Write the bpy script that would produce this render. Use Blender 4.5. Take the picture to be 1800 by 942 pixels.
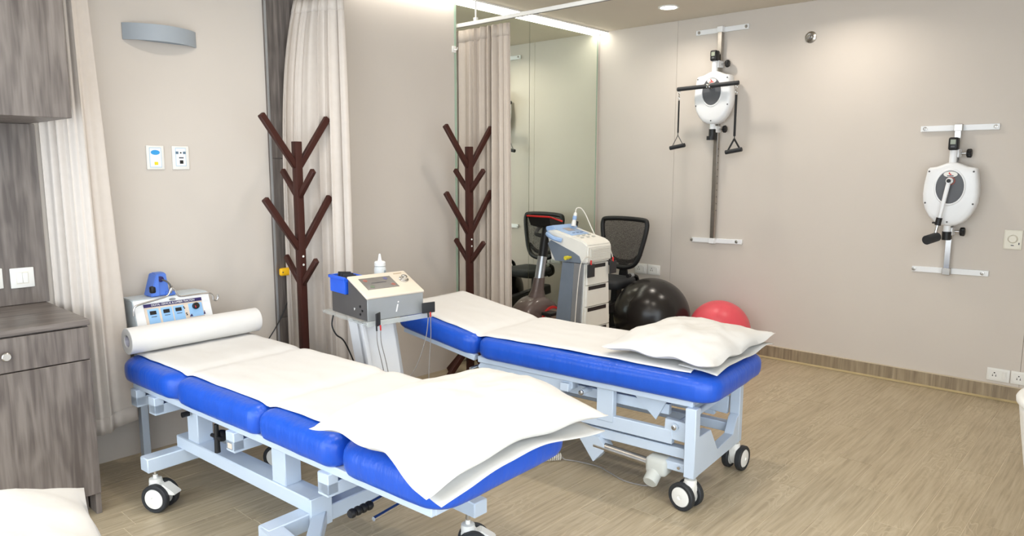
import bpy, bmesh, math, random
from math import sin, cos, pi, radians as RD
from mathutils import Vector, Matrix, noise

random.seed(7)
for o in list(bpy.data.objects): bpy.data.objects.remove(o)
S = bpy.context.scene
COL = S.collection

# ------------------------------------------------------------------ camera
cam_d = bpy.data.cameras.new('camera')
cam_d.sensor_fit = 'HORIZONTAL'; cam_d.sensor_width = 36.0
cam_d.lens = 36.0 * 1268.3 / 1800.0
cam_d.clip_start = 0.02; cam_d.clip_end = 100
cam = bpy.data.objects.new('camera', cam_d); COL.objects.link(cam)
fw = Vector((0.731, 0.668, -0.139)).normalized()
rt = Vector((0.675, -0.738, 0.002)); rt = (rt - fw * rt.dot(fw)).normalized()
up = rt.cross(fw)
M = Matrix((rt, up, -fw)).transposed().to_4x4(); M.translation = (0, 0, 1.5)
cam.matrix_world = M
S.camera = cam

# ------------------------------------------------------------------ light
wd = bpy.data.worlds.new('world'); S.world = wd; wd.use_nodes = True
bg = wd.node_tree.nodes['Background']
bg.inputs[0].default_value = (0.85, 0.93, 1.0, 1); bg.inputs[1].default_value = 3.6
S.view_settings.view_transform = 'Standard'; S.view_settings.look = 'None'
S.view_settings.exposure = 0.22; S.view_settings.gamma = 1.0
S.view_settings.use_curve_mapping = False
DOWNLIGHT_W = 5.0
LED_STRENGTH = 9.0

# ------------------------------------------------------------------ materials
def lin(c):
    return tuple(((v/255.0)/12.92 if v/255.0 <= .04045 else ((v/255.0+.055)/1.055)**2.4) for v in c) + (1,)

MATS = {}
def nodes(name):
    m = bpy.data.materials.new(name); m.use_nodes = True
    nt = m.node_tree; b = nt.nodes['Principled BSDF']
    return m, nt, b

def mat(name, rgb, rough=.5, metal=0.0, var=.04, scale=12, bump=0.0, bscale=80, spec=.5, trans=0, ior=1.45, emit=None, es=0, coat=0, stretch=(1, 1, 1)):
    if name in MATS: return MATS[name]
    m, nt, b = nodes(name); L = nt.links
    c = lin(rgb)
    tc = nt.nodes.new('ShaderNodeTexCoord')
    mp = nt.nodes.new('ShaderNodeMapping'); mp.inputs['Scale'].default_value = stretch
    L.new(tc.outputs['Object'], mp.inputs[0])
    n = nt.nodes.new('ShaderNodeTexNoise'); n.inputs['Scale'].default_value = scale; n.inputs['Detail'].default_value = 4
    L.new(mp.outputs[0], n.inputs['Vector'])
    r = nt.nodes.new('ShaderNodeValToRGB')
    r.color_ramp.elements[0].color = tuple(max(0, v*(1-var)) for v in c[:3]) + (1,)
    r.color_ramp.elements[1].color = tuple(min(1, v*(1+var)) for v in c[:3]) + (1,)
    r.color_ramp.elements[0].position = .3; r.color_ramp.elements[1].position = .7
    L.new(n.outputs['Fac'], r.inputs[0]); L.new(r.outputs[0], b.inputs['Base Color'])
    b.inputs['Roughness'].default_value = rough; b.inputs['Metallic'].default_value = metal
    b.inputs['Specular IOR Level'].default_value = spec; b.inputs['IOR'].default_value = ior
    b.inputs['Transmission Weight'].default_value = trans; b.inputs['Coat Weight'].default_value = coat
    if emit:
        b.inputs['Emission Color'].default_value = lin(emit); b.inputs['Emission Strength'].default_value = es
    if bump:
        n2 = nt.nodes.new('ShaderNodeTexNoise'); n2.inputs['Scale'].default_value = bscale; n2.inputs['Detail'].default_value = 3
        L.new(mp.outputs[0], n2.inputs['Vector'])
        bp = nt.nodes.new('ShaderNodeBump'); bp.inputs['Strength'].default_value = bump; bp.inputs['Distance'].default_value = .01
        L.new(n2.outputs['Fac'], bp.inputs['Height']); L.new(bp.outputs[0], b.inputs['Normal'])
    MATS[name] = m; return m

def wood(name, dark, mid, light, axis='z', rough=.45, ring=0.0, perobj=0.0, freq=60, warp=.25, veins=0.0):
    """long-grained laminate; grain runs along the given axis of the object"""
    if name in MATS: return MATS[name]
    m, nt, b = nodes(name); L = nt.links
    tc = nt.nodes.new('ShaderNodeTexCoord'); oi = nt.nodes.new('ShaderNodeObjectInfo')
    ofs = nt.nodes.new('ShaderNodeVectorMath'); ofs.operation = 'MULTIPLY_ADD'
    cmb = nt.nodes.new('ShaderNodeCombineXYZ')
    for i in range(3): L.new(oi.outputs['Random'], cmb.inputs[i])
    ofs.inputs[1].default_value = (37.0, 53.0, 71.0)
    L.new(cmb.outputs[0], ofs.inputs[0]); L.new(tc.outputs['Object'], ofs.inputs[2])
    mp = nt.nodes.new('ShaderNodeMapping')
    s = [1.0, 1.0, 1.0]; s['xyz'.index(axis)] = .06
    mp.inputs['Scale'].default_value = s
    L.new(ofs.outputs[0], mp.inputs[0])
    # slow warp
    n0 = nt.nodes.new('ShaderNodeTexNoise'); n0.inputs['Scale'].default_value = 9; n0.inputs['Detail'].default_value = 2
    mp0 = nt.nodes.new('ShaderNodeMapping'); s0 = [1.0]*3; s0['xyz'.index(axis)] = .28
    mp0.inputs['Scale'].default_value = s0; L.new(ofs.outputs[0], mp0.inputs[0]); L.new(mp0.outputs[0], n0.inputs['Vector'])
    n1 = nt.nodes.new('ShaderNodeTexNoise'); n1.inputs['Scale'].default_value = freq; n1.inputs['Detail'].default_value = 6; n1.inputs['Distortion'].default_value = .4
    L.new(mp.outputs[0], n1.inputs['Vector'])
    # growth-ring contours out of the slow noise
    mul = nt.nodes.new('ShaderNodeMath'); mul.operation = 'MULTIPLY'; mul.inputs[1].default_value = 26
    L.new(n0.outputs['Fac'], mul.inputs[0])
    sn = nt.nodes.new('ShaderNodeMath'); sn.operation = 'SINE'; L.new(mul.outputs[0], sn.inputs[0])
    pw = nt.nodes.new('ShaderNodeMapRange'); pw.inputs['From Min'].default_value = -1; pw.inputs['From Max'].default_value = 1
    pw.inputs['To Min'].default_value = -ring; pw.inputs['To Max'].default_value = ring; L.new(sn.outputs[0], pw.inputs[0])
    mix = nt.nodes.new('ShaderNodeMath'); mix.operation = 'ADD'
    L.new(n1.outputs['Fac'], mix.inputs[0]); L.new(pw.outputs[0], mix.inputs[1])
    add2 = nt.nodes.new('ShaderNodeMath'); add2.operation = 'MULTIPLY_ADD'
    sub = nt.nodes.new('ShaderNodeMath'); sub.operation = 'SUBTRACT'; sub.inputs[1].default_value = .5
    L.new(n0.outputs['Fac'], sub.inputs[0]); L.new(sub.outputs[0], add2.inputs[0]); add2.inputs[1].default_value = warp; L.new(mix.outputs[0], add2.inputs[2])
    r = nt.nodes.new('ShaderNodeValToRGB'); e = r.color_ramp.elements
    e[0].position = .3; e[0].color = lin(dark); e[1].position = .72; e[1].color = lin(light)
    k = e.new(.5); k.color = lin(mid)
    L.new(add2.outputs[0], r.inputs[0])
    if veins:      # pale cathedral grain lines, in patches
        ml = nt.nodes.new('ShaderNodeMath'); ml.operation = 'MULTIPLY'; ml.inputs[1].default_value = 95
        L.new(n0.outputs['Fac'], ml.inputs[0])
        s1 = nt.nodes.new('ShaderNodeMath'); s1.operation = 'SINE'; L.new(ml.outputs[0], s1.inputs[0])
        r1 = nt.nodes.new('ShaderNodeMapRange'); r1.inputs['From Min'].default_value = .55; r1.inputs['From Max'].default_value = 1; L.new(s1.outputs[0], r1.inputs[0])
        nm = nt.nodes.new('ShaderNodeTexNoise'); nm.inputs['Scale'].default_value = 5; nm.inputs['Detail'].default_value = 3; L.new(mp0.outputs[0], nm.inputs['Vector'])
        r2 = nt.nodes.new('ShaderNodeMapRange'); r2.inputs['From Min'].default_value = .45; r2.inputs['From Max'].default_value = .7; r2.inputs['To Max'].default_value = veins; L.new(nm.outputs['Fac'], r2.inputs[0])
        mm = nt.nodes.new('ShaderNodeMath'); mm.operation = 'MULTIPLY'; L.new(r1.outputs[0], mm.inputs[0]); L.new(r2.outputs[0], mm.inputs[1])
        mx = nt.nodes.new('ShaderNodeMix'); mx.data_type = 'RGBA'; L.new(mm.outputs[0], mx.inputs['Factor']); L.new(r.outputs[0], mx.inputs['A']); mx.inputs['B'].default_value = lin((208, 195, 168))
        class _o: outputs = [mx.outputs['Result']]
        r = _o
    hs = nt.nodes.new('ShaderNodeHueSaturation')
    mr = nt.nodes.new('ShaderNodeMapRange'); mr.inputs['To Min'].default_value = 1-perobj; mr.inputs['To Max'].default_value = 1+perobj
    L.new(oi.outputs['Random'], mr.inputs[0]); L.new(mr.outputs[0], hs.inputs['Value']); L.new(r.outputs[0], hs.inputs['Color'])
    L.new(hs.outputs[0], b.inputs['Base Color'])
    b.inputs['Roughness'].default_value = rough
    bp = nt.nodes.new('ShaderNodeBump'); bp.inputs['Strength'].default_value = .08; bp.inputs['Distance'].default_value = .004
    L.new(n1.outputs['Fac'], bp.inputs['Height']); L.new(bp.outputs[0], b.inputs['Normal'])
    MATS[name] = m; return m

def clear(name, rgb, rough=.05, alpha=.5):
    """a see-through mix of transparency and a glossy/diffuse surface"""
    if name in MATS: return MATS[name]
    m, nt, b = nodes(name); L = nt.links
    b.inputs['Base Color'].default_value = lin(rgb); b.inputs['Roughness'].default_value = rough
    n = nt.nodes.new('ShaderNodeTexNoise'); n.inputs['Scale'].default_value = 6
    mr = nt.nodes.new('ShaderNodeMapRange'); mr.inputs['To Min'].default_value = alpha-.03; mr.inputs['To Max'].default_value = alpha+.03
    L.new(n.outputs['Fac'], mr.inputs[0]); L.new(mr.outputs[0], b.inputs['Alpha'])
    MATS[name] = m; return m

def mesh_cloth(name, rgb, scale=260, alpha=.5):
    if name in MATS: return MATS[name]
    m, nt, b = nodes(name); L = nt.links
    b.inputs['Base Color'].default_value = lin(rgb); b.inputs['Roughness'].default_value = .8
    v = nt.nodes.new('ShaderNodeTexVoronoi'); v.inputs['Scale'].default_value = scale
    tc = nt.nodes.new('ShaderNodeTexCoord'); L.new(tc.outputs['Object'], v.inputs['Vector'])
    mr = nt.nodes.new('ShaderNodeMapRange'); mr.inputs['From Max'].default_value = .6; mr.inputs['To Min'].default_value = alpha-.25; mr.inputs['To Max'].default_value = alpha+.35
    L.new(v.outputs['Distance'], mr.inputs[0]); L.new(mr.outputs[0], b.inputs['Alpha'])
    MATS[name] = m; return m

WALL = mat('wall_paint', (206, 198, 189), .85, var=.012, scale=3, bump=.02, bscale=200)
CEIL = mat('ceiling_paint', (212, 203, 188), .9, var=.015, scale=3)
FLOORW = wood('floor_plank_wood', (162, 147, 121), (178, 163, 136), (190, 176, 150), 'x', .45, ring=.0, perobj=.035, freq=70, warp=.25, veins=.5)
GROUT = mat('floor_joint', (212, 200, 176), .7, var=.08)
SKIRT = wood('skirting_wood', (128, 113, 92), (148, 132, 108), (166, 150, 124), 'z', .45, ring=.05, perobj=.05, freq=50)
CAPST = mat('skirting_cap', (206, 192, 168), .6)
SEALM = mat('joint_sealant', (182, 164, 124), .6, var=.1)
CABW = wood('cabinet_laminate', (84, 75, 70), (105, 96, 90), (124, 115, 108), 'z', .4, ring=.07, perobj=.0, freq=55, warp=.35)
CABX = wood('cabinet_laminate_across', (84, 75, 70), (105, 96, 90), (124, 115, 108), 'x', .35, ring=.05, perobj=.0, freq=55, warp=.3)
DARKW = wood('dark_panel_laminate', (80, 74, 71), (102, 95, 91), (126, 118, 112), 'z', .4, ring=.04, freq=60)
CURT = mat('curtain_cloth', (207, 198, 189), .85, var=.02, scale=30, bump=.12, bscale=700)
CURT2 = mat('curtain_cloth_brown', (195, 183, 170), .85, var=.02, scale=30, bump=.12, bscale=700)
BLUE = mat('blue_vinyl', (30, 84, 194), .32, var=.05, scale=6, bump=.25, bscale=16, stretch=(3, 3, .6))
SHEET = mat('white_paper_sheet', (222, 221, 219), .9, var=.01, scale=5, bump=.25, bscale=9)
PILL = mat('white_pillow_cotton', (214, 213, 210), .9, var=.01, scale=6, bump=.3, bscale=14)
FRAME = mat('pale_blue_steel', (194, 207, 222), .35, var=.02, scale=8)
STEEL = mat('chrome', (205, 205, 205), .18, 1.0, var=.03)
GALV = mat('brushed_steel', (176, 172, 166), .3, 1.0, var=.08, scale=30)
BLACKP = mat('black_plastic', (22, 22, 24), .45, var=.1)
RUBBER = mat('dark_rubber', (42, 44, 47), .6, var=.08)
WHITEP = mat('white_plastic', (232, 231, 226), .35, var=.015)
IVORY = mat('ivory_plastic', (226, 222, 208), .4, var=.015)
MOTORG = mat('grey_beige_plastic', (196, 198, 192), .45, var=.03)
BROWN = mat('dark_brown_lacquer', (60, 28, 21), .5, var=.08, scale=20, spec=.35)
WHITEM = mat('white_enamel', (236, 238, 240), .3, var=.012)
GREYEL = mat('dark_grey_plastic', (92, 94, 98), .5, var=.05)
LAMPG = mat('grey_blue_enamel', (160, 168, 176), .45, var=.02)
YEL = mat('yellow_plastic', (245, 190, 20), .45, var=.03)
BLUEP = mat('bright_blue_plastic', (38, 98, 226), .4, var=.04)
TRBLUE = mat('periwinkle_enamel', (86, 126, 214), .4, var=.04)
PANELB = mat('panel_light_blue', (150, 195, 238), .4, var=.02)
PANELC = mat('panel_cream', (220, 205, 190), .5, var=.03)
NAVY = mat('panel_navy', (46, 38, 96), .45, var=.05)
REDP = mat('red_plastic', (205, 42, 40), .4, var=.05)
PINKB = mat('pink_ball_vinyl', (226, 84, 96), .35, var=.05, bump=.03, bscale=60)
BLACKB = mat('black_ball_vinyl', (34, 31, 30), .24, var=.08, scale=8)
BEIGEP = mat('beige_panel', (224, 214, 198), .4, var=.02)
SCREEN = mat('grey_screen', (96, 92, 88), .2, var=.1, scale=20)
LCD = mat('lcd_green_grey', (150, 158, 142), .3, var=.05)
SILVER = mat('silver_paint', (176, 180, 184), .3, .7, var=.04)
DGREY = mat('charcoal_metal', (84, 82, 82), .45, var=.06)
BIKEB = mat('bike_brown_plastic', (98, 84, 80), .32, var=.05, coat=.3)
CARTW = mat('cart_white', (226, 224, 216), .4, var=.02)
CARTB = mat('cart_blue', (150, 178, 216), .4, var=.03)
CARTG = mat('cart_grey', (112, 122, 134), .45, var=.04)
CABLEW = mat('white_cable', (222, 218, 208), .5)
CABLEG = mat('grey_cable', (150, 146, 142), .5)
ACRYL = clear('clear_acrylic', (225, 232, 230), .05, .32)
MESHC = mesh_cloth('black_mesh_cloth', (46, 42, 40))
TRACKM = mat('white_aluminium', (238, 237, 232), .4, var=.01)
LEDM = mat('led_diffuser', (255, 255, 255), .5, emit=(255, 250, 240), es=LED_STRENGTH)
LAMPE = mat('downlight_diffuser', (255, 255, 255), .5, emit=(255, 252, 246), es=14)
PRINTW = mat('white_print', (240, 240, 240), .5)
PRINTD = mat('dark_print', (60, 60, 70), .5)
def mirror_mat():
    m, nt, b = nodes('mirror_silver')
    n = nt.nodes.new('ShaderNodeTexNoise'); n.inputs['Scale'].default_value = 2
    r = nt.nodes.new('ShaderNodeValToRGB'); r.color_ramp.elements[0].color = (.85, .91, .82, 1); r.color_ramp.elements[1].color = (.87, .93, .84, 1)
    nt.links.new(n.outputs['Fac'], r.inputs[0]); nt.links.new(r.outputs[0], b.inputs['Base Color'])
    b.inputs['Metallic'].default_value = 1; b.inputs['Roughness'].default_value = .02
    return m
MIRROR = mirror_mat()
GLASSE = mat('mirror_glass_edge', (168, 190, 170), .2, var=.04)

# ------------------------------------------------------------------ mesh helpers
def B(): return bmesh.new()
def merge(bm, t, X=None):
    if X is not None: bmesh.ops.transform(t, matrix=X, verts=t.verts)
    me = bpy.data.meshes.new('tmp'); t.to_mesh(me); t.free(); bm.from_mesh(me); bpy.data.meshes.remove(me); return bm
def box(bm, c, s, bev=0.0, seg=2, X=None):
    t = bmesh.new(); bmesh.ops.create_cube(t, size=1)
    bmesh.ops.scale(t, vec=s, verts=t.verts)
    if bev > 0:
        bev = min(bev, min(s)*.49)
        bmesh.ops.bevel(t, geom=t.edges[:], offset=bev, segments=seg, profile=.5, affect='EDGES')
    bmesh.ops.translate(t, vec=c, verts=t.verts)
    return merge(bm, t, X)
def b2(bm, a, b, bev=0.0, seg=2, X=None):
    return box(bm, [(a[i]+b[i])/2 for i in range(3)], [abs(b[i]-a[i]) for i in range(3)], bev, seg, X)
def frame_to(p0, p1):
    d = (Vector(p1)-Vector(p0)); q = d.to_track_quat('Z', 'Y'); return Matrix.Translation(p0) @ q.to_matrix().to_4x4(), d.length
def cyl(bm, p0, p1, r, r2=None, n=20, caps=True):
    X, L = frame_to(p0, p1); r2 = r if r2 is None else r2
    return lathe(bm, ([(0, 0)] if caps else []) + [(r, 0), (r2, L)] + ([(0, L)] if caps else []), n, X)
def bar(bm, p0, p1, w, h, bev=.003):
    """rectangular tube between two points; w across, h in the up direction"""
    p0 = Vector(p0); p1 = Vector(p1); d = (p1-p0).normalized()
    side = d.cross(Vector((0, 0, 1)))
    if side.length < 1e-4: side = Vector((1, 0, 0))
    side.normalize(); u = side.cross(d)
    X = Matrix((side, d, u)).transposed().to_4x4(); X.translation = (p0+p1)/2
    return box(bm, (0, 0, 0), (w, (p1-p0).length, h), bev, 1, X)
def lathe(bm, prof, n=24, X=None):
    t = bmesh.new(); rings = []
    for r, z in prof:
        if r < 1e-6: rings.append([t.verts.new((0, 0, z))])
        else: rings.append([t.verts.new((r*cos(2*pi*i/n), r*sin(2*pi*i/n), z)) for i in range(n)])
    for a, b in zip(rings, rings[1:]):
        for i in range(n):
            j = (i+1) % n
            if len(a) == 1 and len(b) == 1: continue
            if len(a) == 1: t.faces.new((a[0], b[j], b[i]))
            elif len(b) == 1: t.faces.new((a[i], a[j], b[0]))
            else: t.faces.new((a[i], a[j], b[j], b[i]))
    bmesh.ops.recalc_face_normals(t, faces=t.faces)
    return merge(bm, t, X)
def smooth_pts(pts, k=6, closed=False):
    P = [Vector(p) for p in pts]; out = []; n = len(P)
    for i in range(n if closed else n-1):
        a = P[(i-1) % n] if closed or i > 0 else P[0]; b = P[i]; c = P[(i+1) % n]; d = P[(i+2) % n] if closed or i < n-2 else P[-1]
        for q in range(k):
            t = q/k
            out.append(.5*((2*b)+(-a+c)*t+(2*a-5*b+4*c-d)*t*t+(-a+3*b-3*c+d)*t**3))
    if not closed: out.append(P[-1])
    return out
def tube(bm, pts, r, n=8, closed=False, k=6, flat=1.0):
    P = smooth_pts(pts, k, closed) if k else [Vector(p) for p in pts]
    t = bmesh.new(); rings = []; N = len(P); nrm = None
    for i, p in enumerate(P):
        if closed: d = P[(i+1) % N]-P[i-1]
        else: d = P[min(i+1, N-1)]-P[max(i-1, 0)]
        d.normalize()
        if nrm is None:
            nrm = d.cross(Vector((0, 0, 1)))
            if nrm.length < .1: nrm = d.cross(Vector((1, 0, 0)))
        nrm = (nrm-d*nrm.dot(d)).normalized(); b = d.cross(nrm)
        rr = r(i/(N-1)) if callable(r) else r
        rings.append([t.verts.new(p+nrm*cos(2*pi*q/n)*rr+b*sin(2*pi*q/n)*rr*flat) for q in range(n)])
    for i in range(N if closed else N-1):
        a = rings[i]; b = rings[(i+1) % N]
        for q in range(n): t.faces.new((a[q], a[(q+1) % n], b[(q+1) % n], b[q]))
    if not closed:
        t.faces.new(rings[0][::-1]); t.faces.new(rings[-1])
    bmesh.ops.recalc_face_normals(t, faces=t.faces)
    return merge(bm, t)
def prism(bm, pts, axis, a, b, bev=0.0, X=None):
    """polygon extruded along axis between a and b; pts are the other two coords in xyz order"""
    t = bmesh.new()
    def P(u, v, w): return {'x': (w, u, v), 'y': (u, w, v), 'z': (u, v, w)}[axis]
    lo = [t.verts.new(P(u, v, a)) for u, v in pts]; hi = [t.verts.new(P(u, v, b)) for u, v in pts]
    t.faces.new(lo); t.faces.new(hi[::-1]); n = len(pts)
    for i in range(n): t.faces.new((lo[i], hi[i], hi[(i+1) % n], lo[(i+1) % n]))
    bmesh.ops.recalc_face_normals(t, faces=t.faces)
    if bev: bmesh.ops.bevel(t, geom=t.edges[:], offset=bev, segments=2, affect='EDGES', clamp_overlap=True)
    return merge(bm, t, X)
def loft(bm, loops, cap=True, X=None):
    t = bmesh.new(); R = [[t.verts.new(p) for p in l] for l in loops]; n = len(R[0])
    for a, b in zip(R, R[1:]):
        for i in range(n): t.faces.new((a[i], a[(i+1) % n], b[(i+1) % n], b[i]))
    if cap: t.faces.new(R[0][::-1]); t.faces.new(R[-1])
    bmesh.ops.recalc_face_normals(t, faces=t.faces)
    return merge(bm, t, X)
def grid(bm, fn, nu, nv, wrap=False):
    V = [[bm.verts.new(fn(i/nu, j/nv)) for j in range(nv+1)] for i in range(nu+1)]
    for i in range(nu):
        for j in range(nv): bm.faces.new((V[i][j], V[i+1][j], V[i+1][j+1], V[i][j+1]))
    return bm

def obj(name, bm, m, parent=None, loc=(0, 0, 0), rot=(0, 0, 0), smooth=True, ang=38, solid=0):
    me = bpy.data.meshes.new(name)
    if isinstance(bm, bmesh.types.BMesh):
        bm.to_mesh(me); bm.free()
    else: me = bm
    if smooth:
        me.shade_smooth(); me.set_sharp_from_angle(angle=RD(ang))
    me.materials.clear(); me.materials.append(m)
    o = bpy.data.objects.new(name, me); COL.objects.link(o)
    o.location = loc; o.rotation_euler = rot; o.parent = parent
    if solid:
        md = o.modifiers.new('thickness', 'SOLIDIFY'); md.thickness = solid; md.offset = 0
    return o
def tag(o, label, cat, group=None, kind=None):
    if label: o['label'] = label
    if cat: o['category'] = cat
    if group: o['group'] = group
    if kind: o['kind'] = kind
    return o
def thing(name, label, cat, loc=(0, 0, 0), rotz=0, group=None):
    o = bpy.data.objects.new(name, None); COL.objects.link(o); o.empty_display_size = .05
    o.location = loc; o.rotation_euler = (0, 0, rotz); return tag(o, label, cat, group)
def struct(name, bm, m, **k):
    o = obj(name, bm, m, **k); o['kind'] = 'structure'; return o
def text(name, s, size, m, parent, X, ext=.0006, align='CENTER', shear=0):
    cu = bpy.data.curves.new('t', 'FONT'); cu.body = s; cu.size = size; cu.extrude = ext; cu.align_x = align; cu.align_y = 'CENTER'; cu.shear = shear
    cu.resolution_u = 3
    t = bpy.data.objects.new('t', cu); COL.objects.link(t)
    dg = bpy.context.evaluated_depsgraph_get()
    me = bpy.data.meshes.new_from_object(t.evaluated_get(dg)); bpy.data.objects.remove(t)
    me.transform(X)
    return obj(name, me, m, parent, smooth=False)
def basis(o, x, y, z):
    X = Matrix((Vector(x).normalized(), Vector(y).normalized(), Vector(z).normalized())).transposed().to_4x4(); X.translation = o; return X
def fbm(x, y, z=0, s=1.0): return noise.noise(Vector((x*s, y*s, z*s)))

XR, YB, ZC = 5.51, 3.90, 2.70
YM = 3.965                      # the mirror bay is set back a little
X0, Y0 = -1.3, -1.2

# ================================================================== SETTING
def build_floor():
    fl = struct('floor', b2(B(), (X0, Y0, -.06), (XR+.1, YB+.16, -.0016)), GROUT, smooth=False)
    W, Lp = .162, 1.02
    known = {0: 3.48, 1: 3.05, 2: 3.20, 3: 3.515, 4: 2.80, 5: 3.297, 6: 2.95, 7: 3.62, 8: 2.434, 9: 3.1, 15: 1.40, 16: 2.02, 17: 1.048, 18: 1.62}
    y = .356
    k0 = int((y-Y0)/W)+1
    cache = {}
    for k in range(-k0, 40):
        ya = y+k*W; yb = ya+W
        if ya >= YM: break
        a = max(ya, Y0); b = min(yb, YM)
        if b-a < .02: continue
        jx = known.get(k, 2.0+((k*0.387) % 1.0)*Lp)
        x = jx-Lp*math.ceil((jx-X0)/Lp)
        while x < XR:
            xa, xb = max(x, X0), min(x+Lp, XR)
            if xb-xa > .02:
                g = .0014
                key = (round(xb-xa, 3), round(b-a, 3))
                if key not in cache:
                    bm = box(B(), (0, 0, -.005), (key[0]-2*g, key[1]-2*g, .010), .0006, 1)
                    me = bpy.data.meshes.new('plank'); bm.to_mesh(me); bm.free(); me.materials.append(FLOORW); cache[key] = me
                o = bpy.data.objects.new('plank', cache[key]); COL.objects.link(o)
                o.location = ((xa+xb)/2, (a+b)/2, random.uniform(-.0004, 0)); o.parent = fl
            x += Lp
build_floor()

struct('ceiling', b2(B(), (X0, Y0, ZC), (XR+.1, YB+.16, ZC+.08)), CEIL, smooth=False)
struct('wall_back', b2(b2(B(), (X0, YB, 0), (3.668, YB+.16, ZC)), (3.668, YM, 0), (XR+.1, YB+.16, ZC)), WALL, smooth=False)
wr = struct('wall_right', b2(B(), (XR+.008, Y0, 0), (XR+.1, YM, ZC)), WALL, smooth=False)
for ya, yb in ((Y0, .62), (.622, 3.172), (3.174, YM)):
    obj('panel', b2(B(), (XR, ya, 0), (XR+.010, yb, ZC), .001, 1), WALL, wr, smooth=False)

struct('added_light_block_wall', b2(B(), (2.2, Y0-.1, 0), (XR+.1, Y0-.0005, ZC)), WALL, smooth=False)  # unseen wall behind the camera, added to cut light on the right wall

# skirting of upright wood-look tiles along the right wall
sk = struct('baseboard_right', b2(B(), (XR-.010, Y0, 0), (XR-.0005, YM-.012, .098)), GROUT, smooth=False)
yy = -1.04
while yy < YM-.02:
    a, b = max(yy, Y0), min(yy+.6, YM-.012)
    obj('tile', b2(B(), (XR-.014, a+.001, .003), (XR-.009, b-.001, .097), .0008, 1), SKIRT, sk, smooth=False)
    yy += .6
obj('cap_strip', b2(B(), (XR-.016, Y0, .097), (XR-.0005, YM-.012, .1015)), CAPST, sk, smooth=False)
obj('sealant', prism(B(), [(XR-.034, .0015), (XR-.013, .0015), (XR-.013, .012)], 'y', Y0, YM-.012), SEALM, sk, smooth=False)

# dark laminate strip beside the first bay, in three boards with a bright edge bead
tr = struct('trim_1', b2(B(), (2.172, YB-.016, 0), (2.62, YB-.0005, ZC-.002)), DARKW, smooth=False)
for za, zb in ((.002, .600), (.604, 1.543), (1.547, ZC-.004)):
    obj('board', b2(B(), (2.182, YB-.022, za), (2.61, YB-.015, zb), .001, 1), DARKW, tr, smooth=False)
obj('edge_bead', b2(B(), (2.172, YB-.026, 0), (2.181, YB-.014, ZC-.002)), SILVER, tr, smooth=False)

# wood back panel between the cabinets
struct('trim_2', b2(B(), (X0, YB-.018, .866), (1.005, YB-.0005, 1.688), .001, 1), CABW, smooth=False)

# ------------------------------------------------------------------ mirror
mr = thing('wall_mirror', 'tall frameless mirror of two panes on the back wall behind the exercise bike', 'mirror', (0, 0, 0))
for xa, xb in ((3.672, 4.533), (4.537, 5.455)):
    p = obj('pane', b2(B(), (xa, YM-.009, .01), (xb, YM-.002, ZC-.022)), MIRROR, mr, smooth=False)
obj('edge_strip', b2(B(), (3.650, YB-.004, .01), (3.668, YB-.0005, ZC-.022)), GLASSE, mr, smooth=False)
obj('edge_strip', b2(B(), (5.456, YM-.010, .01), (5.472, YM-.0012, ZC-.022)), GLASSE, mr, smooth=False)

# ------------------------------------------------------------------ lights of the room and added fill downlights
ls = thing('led_strip_light', 'long white LED strip light along the ceiling above the mirror', 'strip light', (0, 0, 0))
obj('channel', b2(B(), (3.672, YM-.092, ZC-.014), (XR-.002, YM-.006, ZC-.0005)), TRACKM, ls, smooth=False)
obj('diffuser', b2(B(), (3.674, YM-.088, ZC-.020), (XR-.004, YM-.020, ZC-.0142)), LEDM, ls, smooth=False)

ls2 = thing('led_strip_light', 'white LED strip light above the middle wall, just over the picture edge', 'strip light', (0, 0, 0))
obj('channel', b2(B(), (2.72, YB-.092, ZC-.014), (3.66, YB-.006, ZC-.0005)), TRACKM, ls2, smooth=False)
obj('diffuser', b2(B(), (2.722, YB-.088, ZC-.020), (3.658, YB-.010, ZC-.0142)), LEDM, ls2, smooth=False)

def downlight(x, y, label):
    t = thing('ceiling_downlight', label, 'downlight', (x, y, ZC), 0, 'round recessed ceiling downlights')
    obj('bezel', lathe(B(), [(.062, -.001), (.078, -.001), (.080, -.006), (.072, -.010), (.062, -.008), (.062, -.001)], 32), TRACKM, t)
    obj('diffuser', lathe(B(), [(0, -.004), (.0615, -.004), (.0615, -.001), (0, -.001)], 32), LAMPE, t)
    ld = bpy.data.lights.new('downlight_lamp', 'AREA'); ld.shape = 'DISK'; ld.size = .12; ld.energy = DOWNLIGHT_W; ld.color = (1, .91, .80); ld.spread = RD(150)
    lo = bpy.data.objects.new('lamp', ld); COL.objects.link(lo); lo.location = (0, 0, -.014); lo.parent = t
downlight(4.99, 2.96, 'round recessed ceiling downlight near the corner with the mirror')
for x, y, lab in ((4.99, 1.75, 'by the right wall between the two wall exercisers'), (3.2, 1.6, 'added out of view above the pillow of the farther bed'),
                  (1.5, 1.6, 'added out of view above the pillow of the nearer bed'), (1.5, .2, 'added out of view in front of the nearer bed'), (0, 1.6, 'added out of view above the pillow in the lower left corner'),
                  (0, .2, 'added out of view above the camera'), (1.6, 2.9, 'added out of view above the middle of the nearer bed'), (3.1, 2.6, 'added out of view above the middle of the farther bed')):
    downlight(x, y, 'round recessed ceiling downlight '+lab)  # all but the right-wall one are unseen lamps added to fill the room

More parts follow.
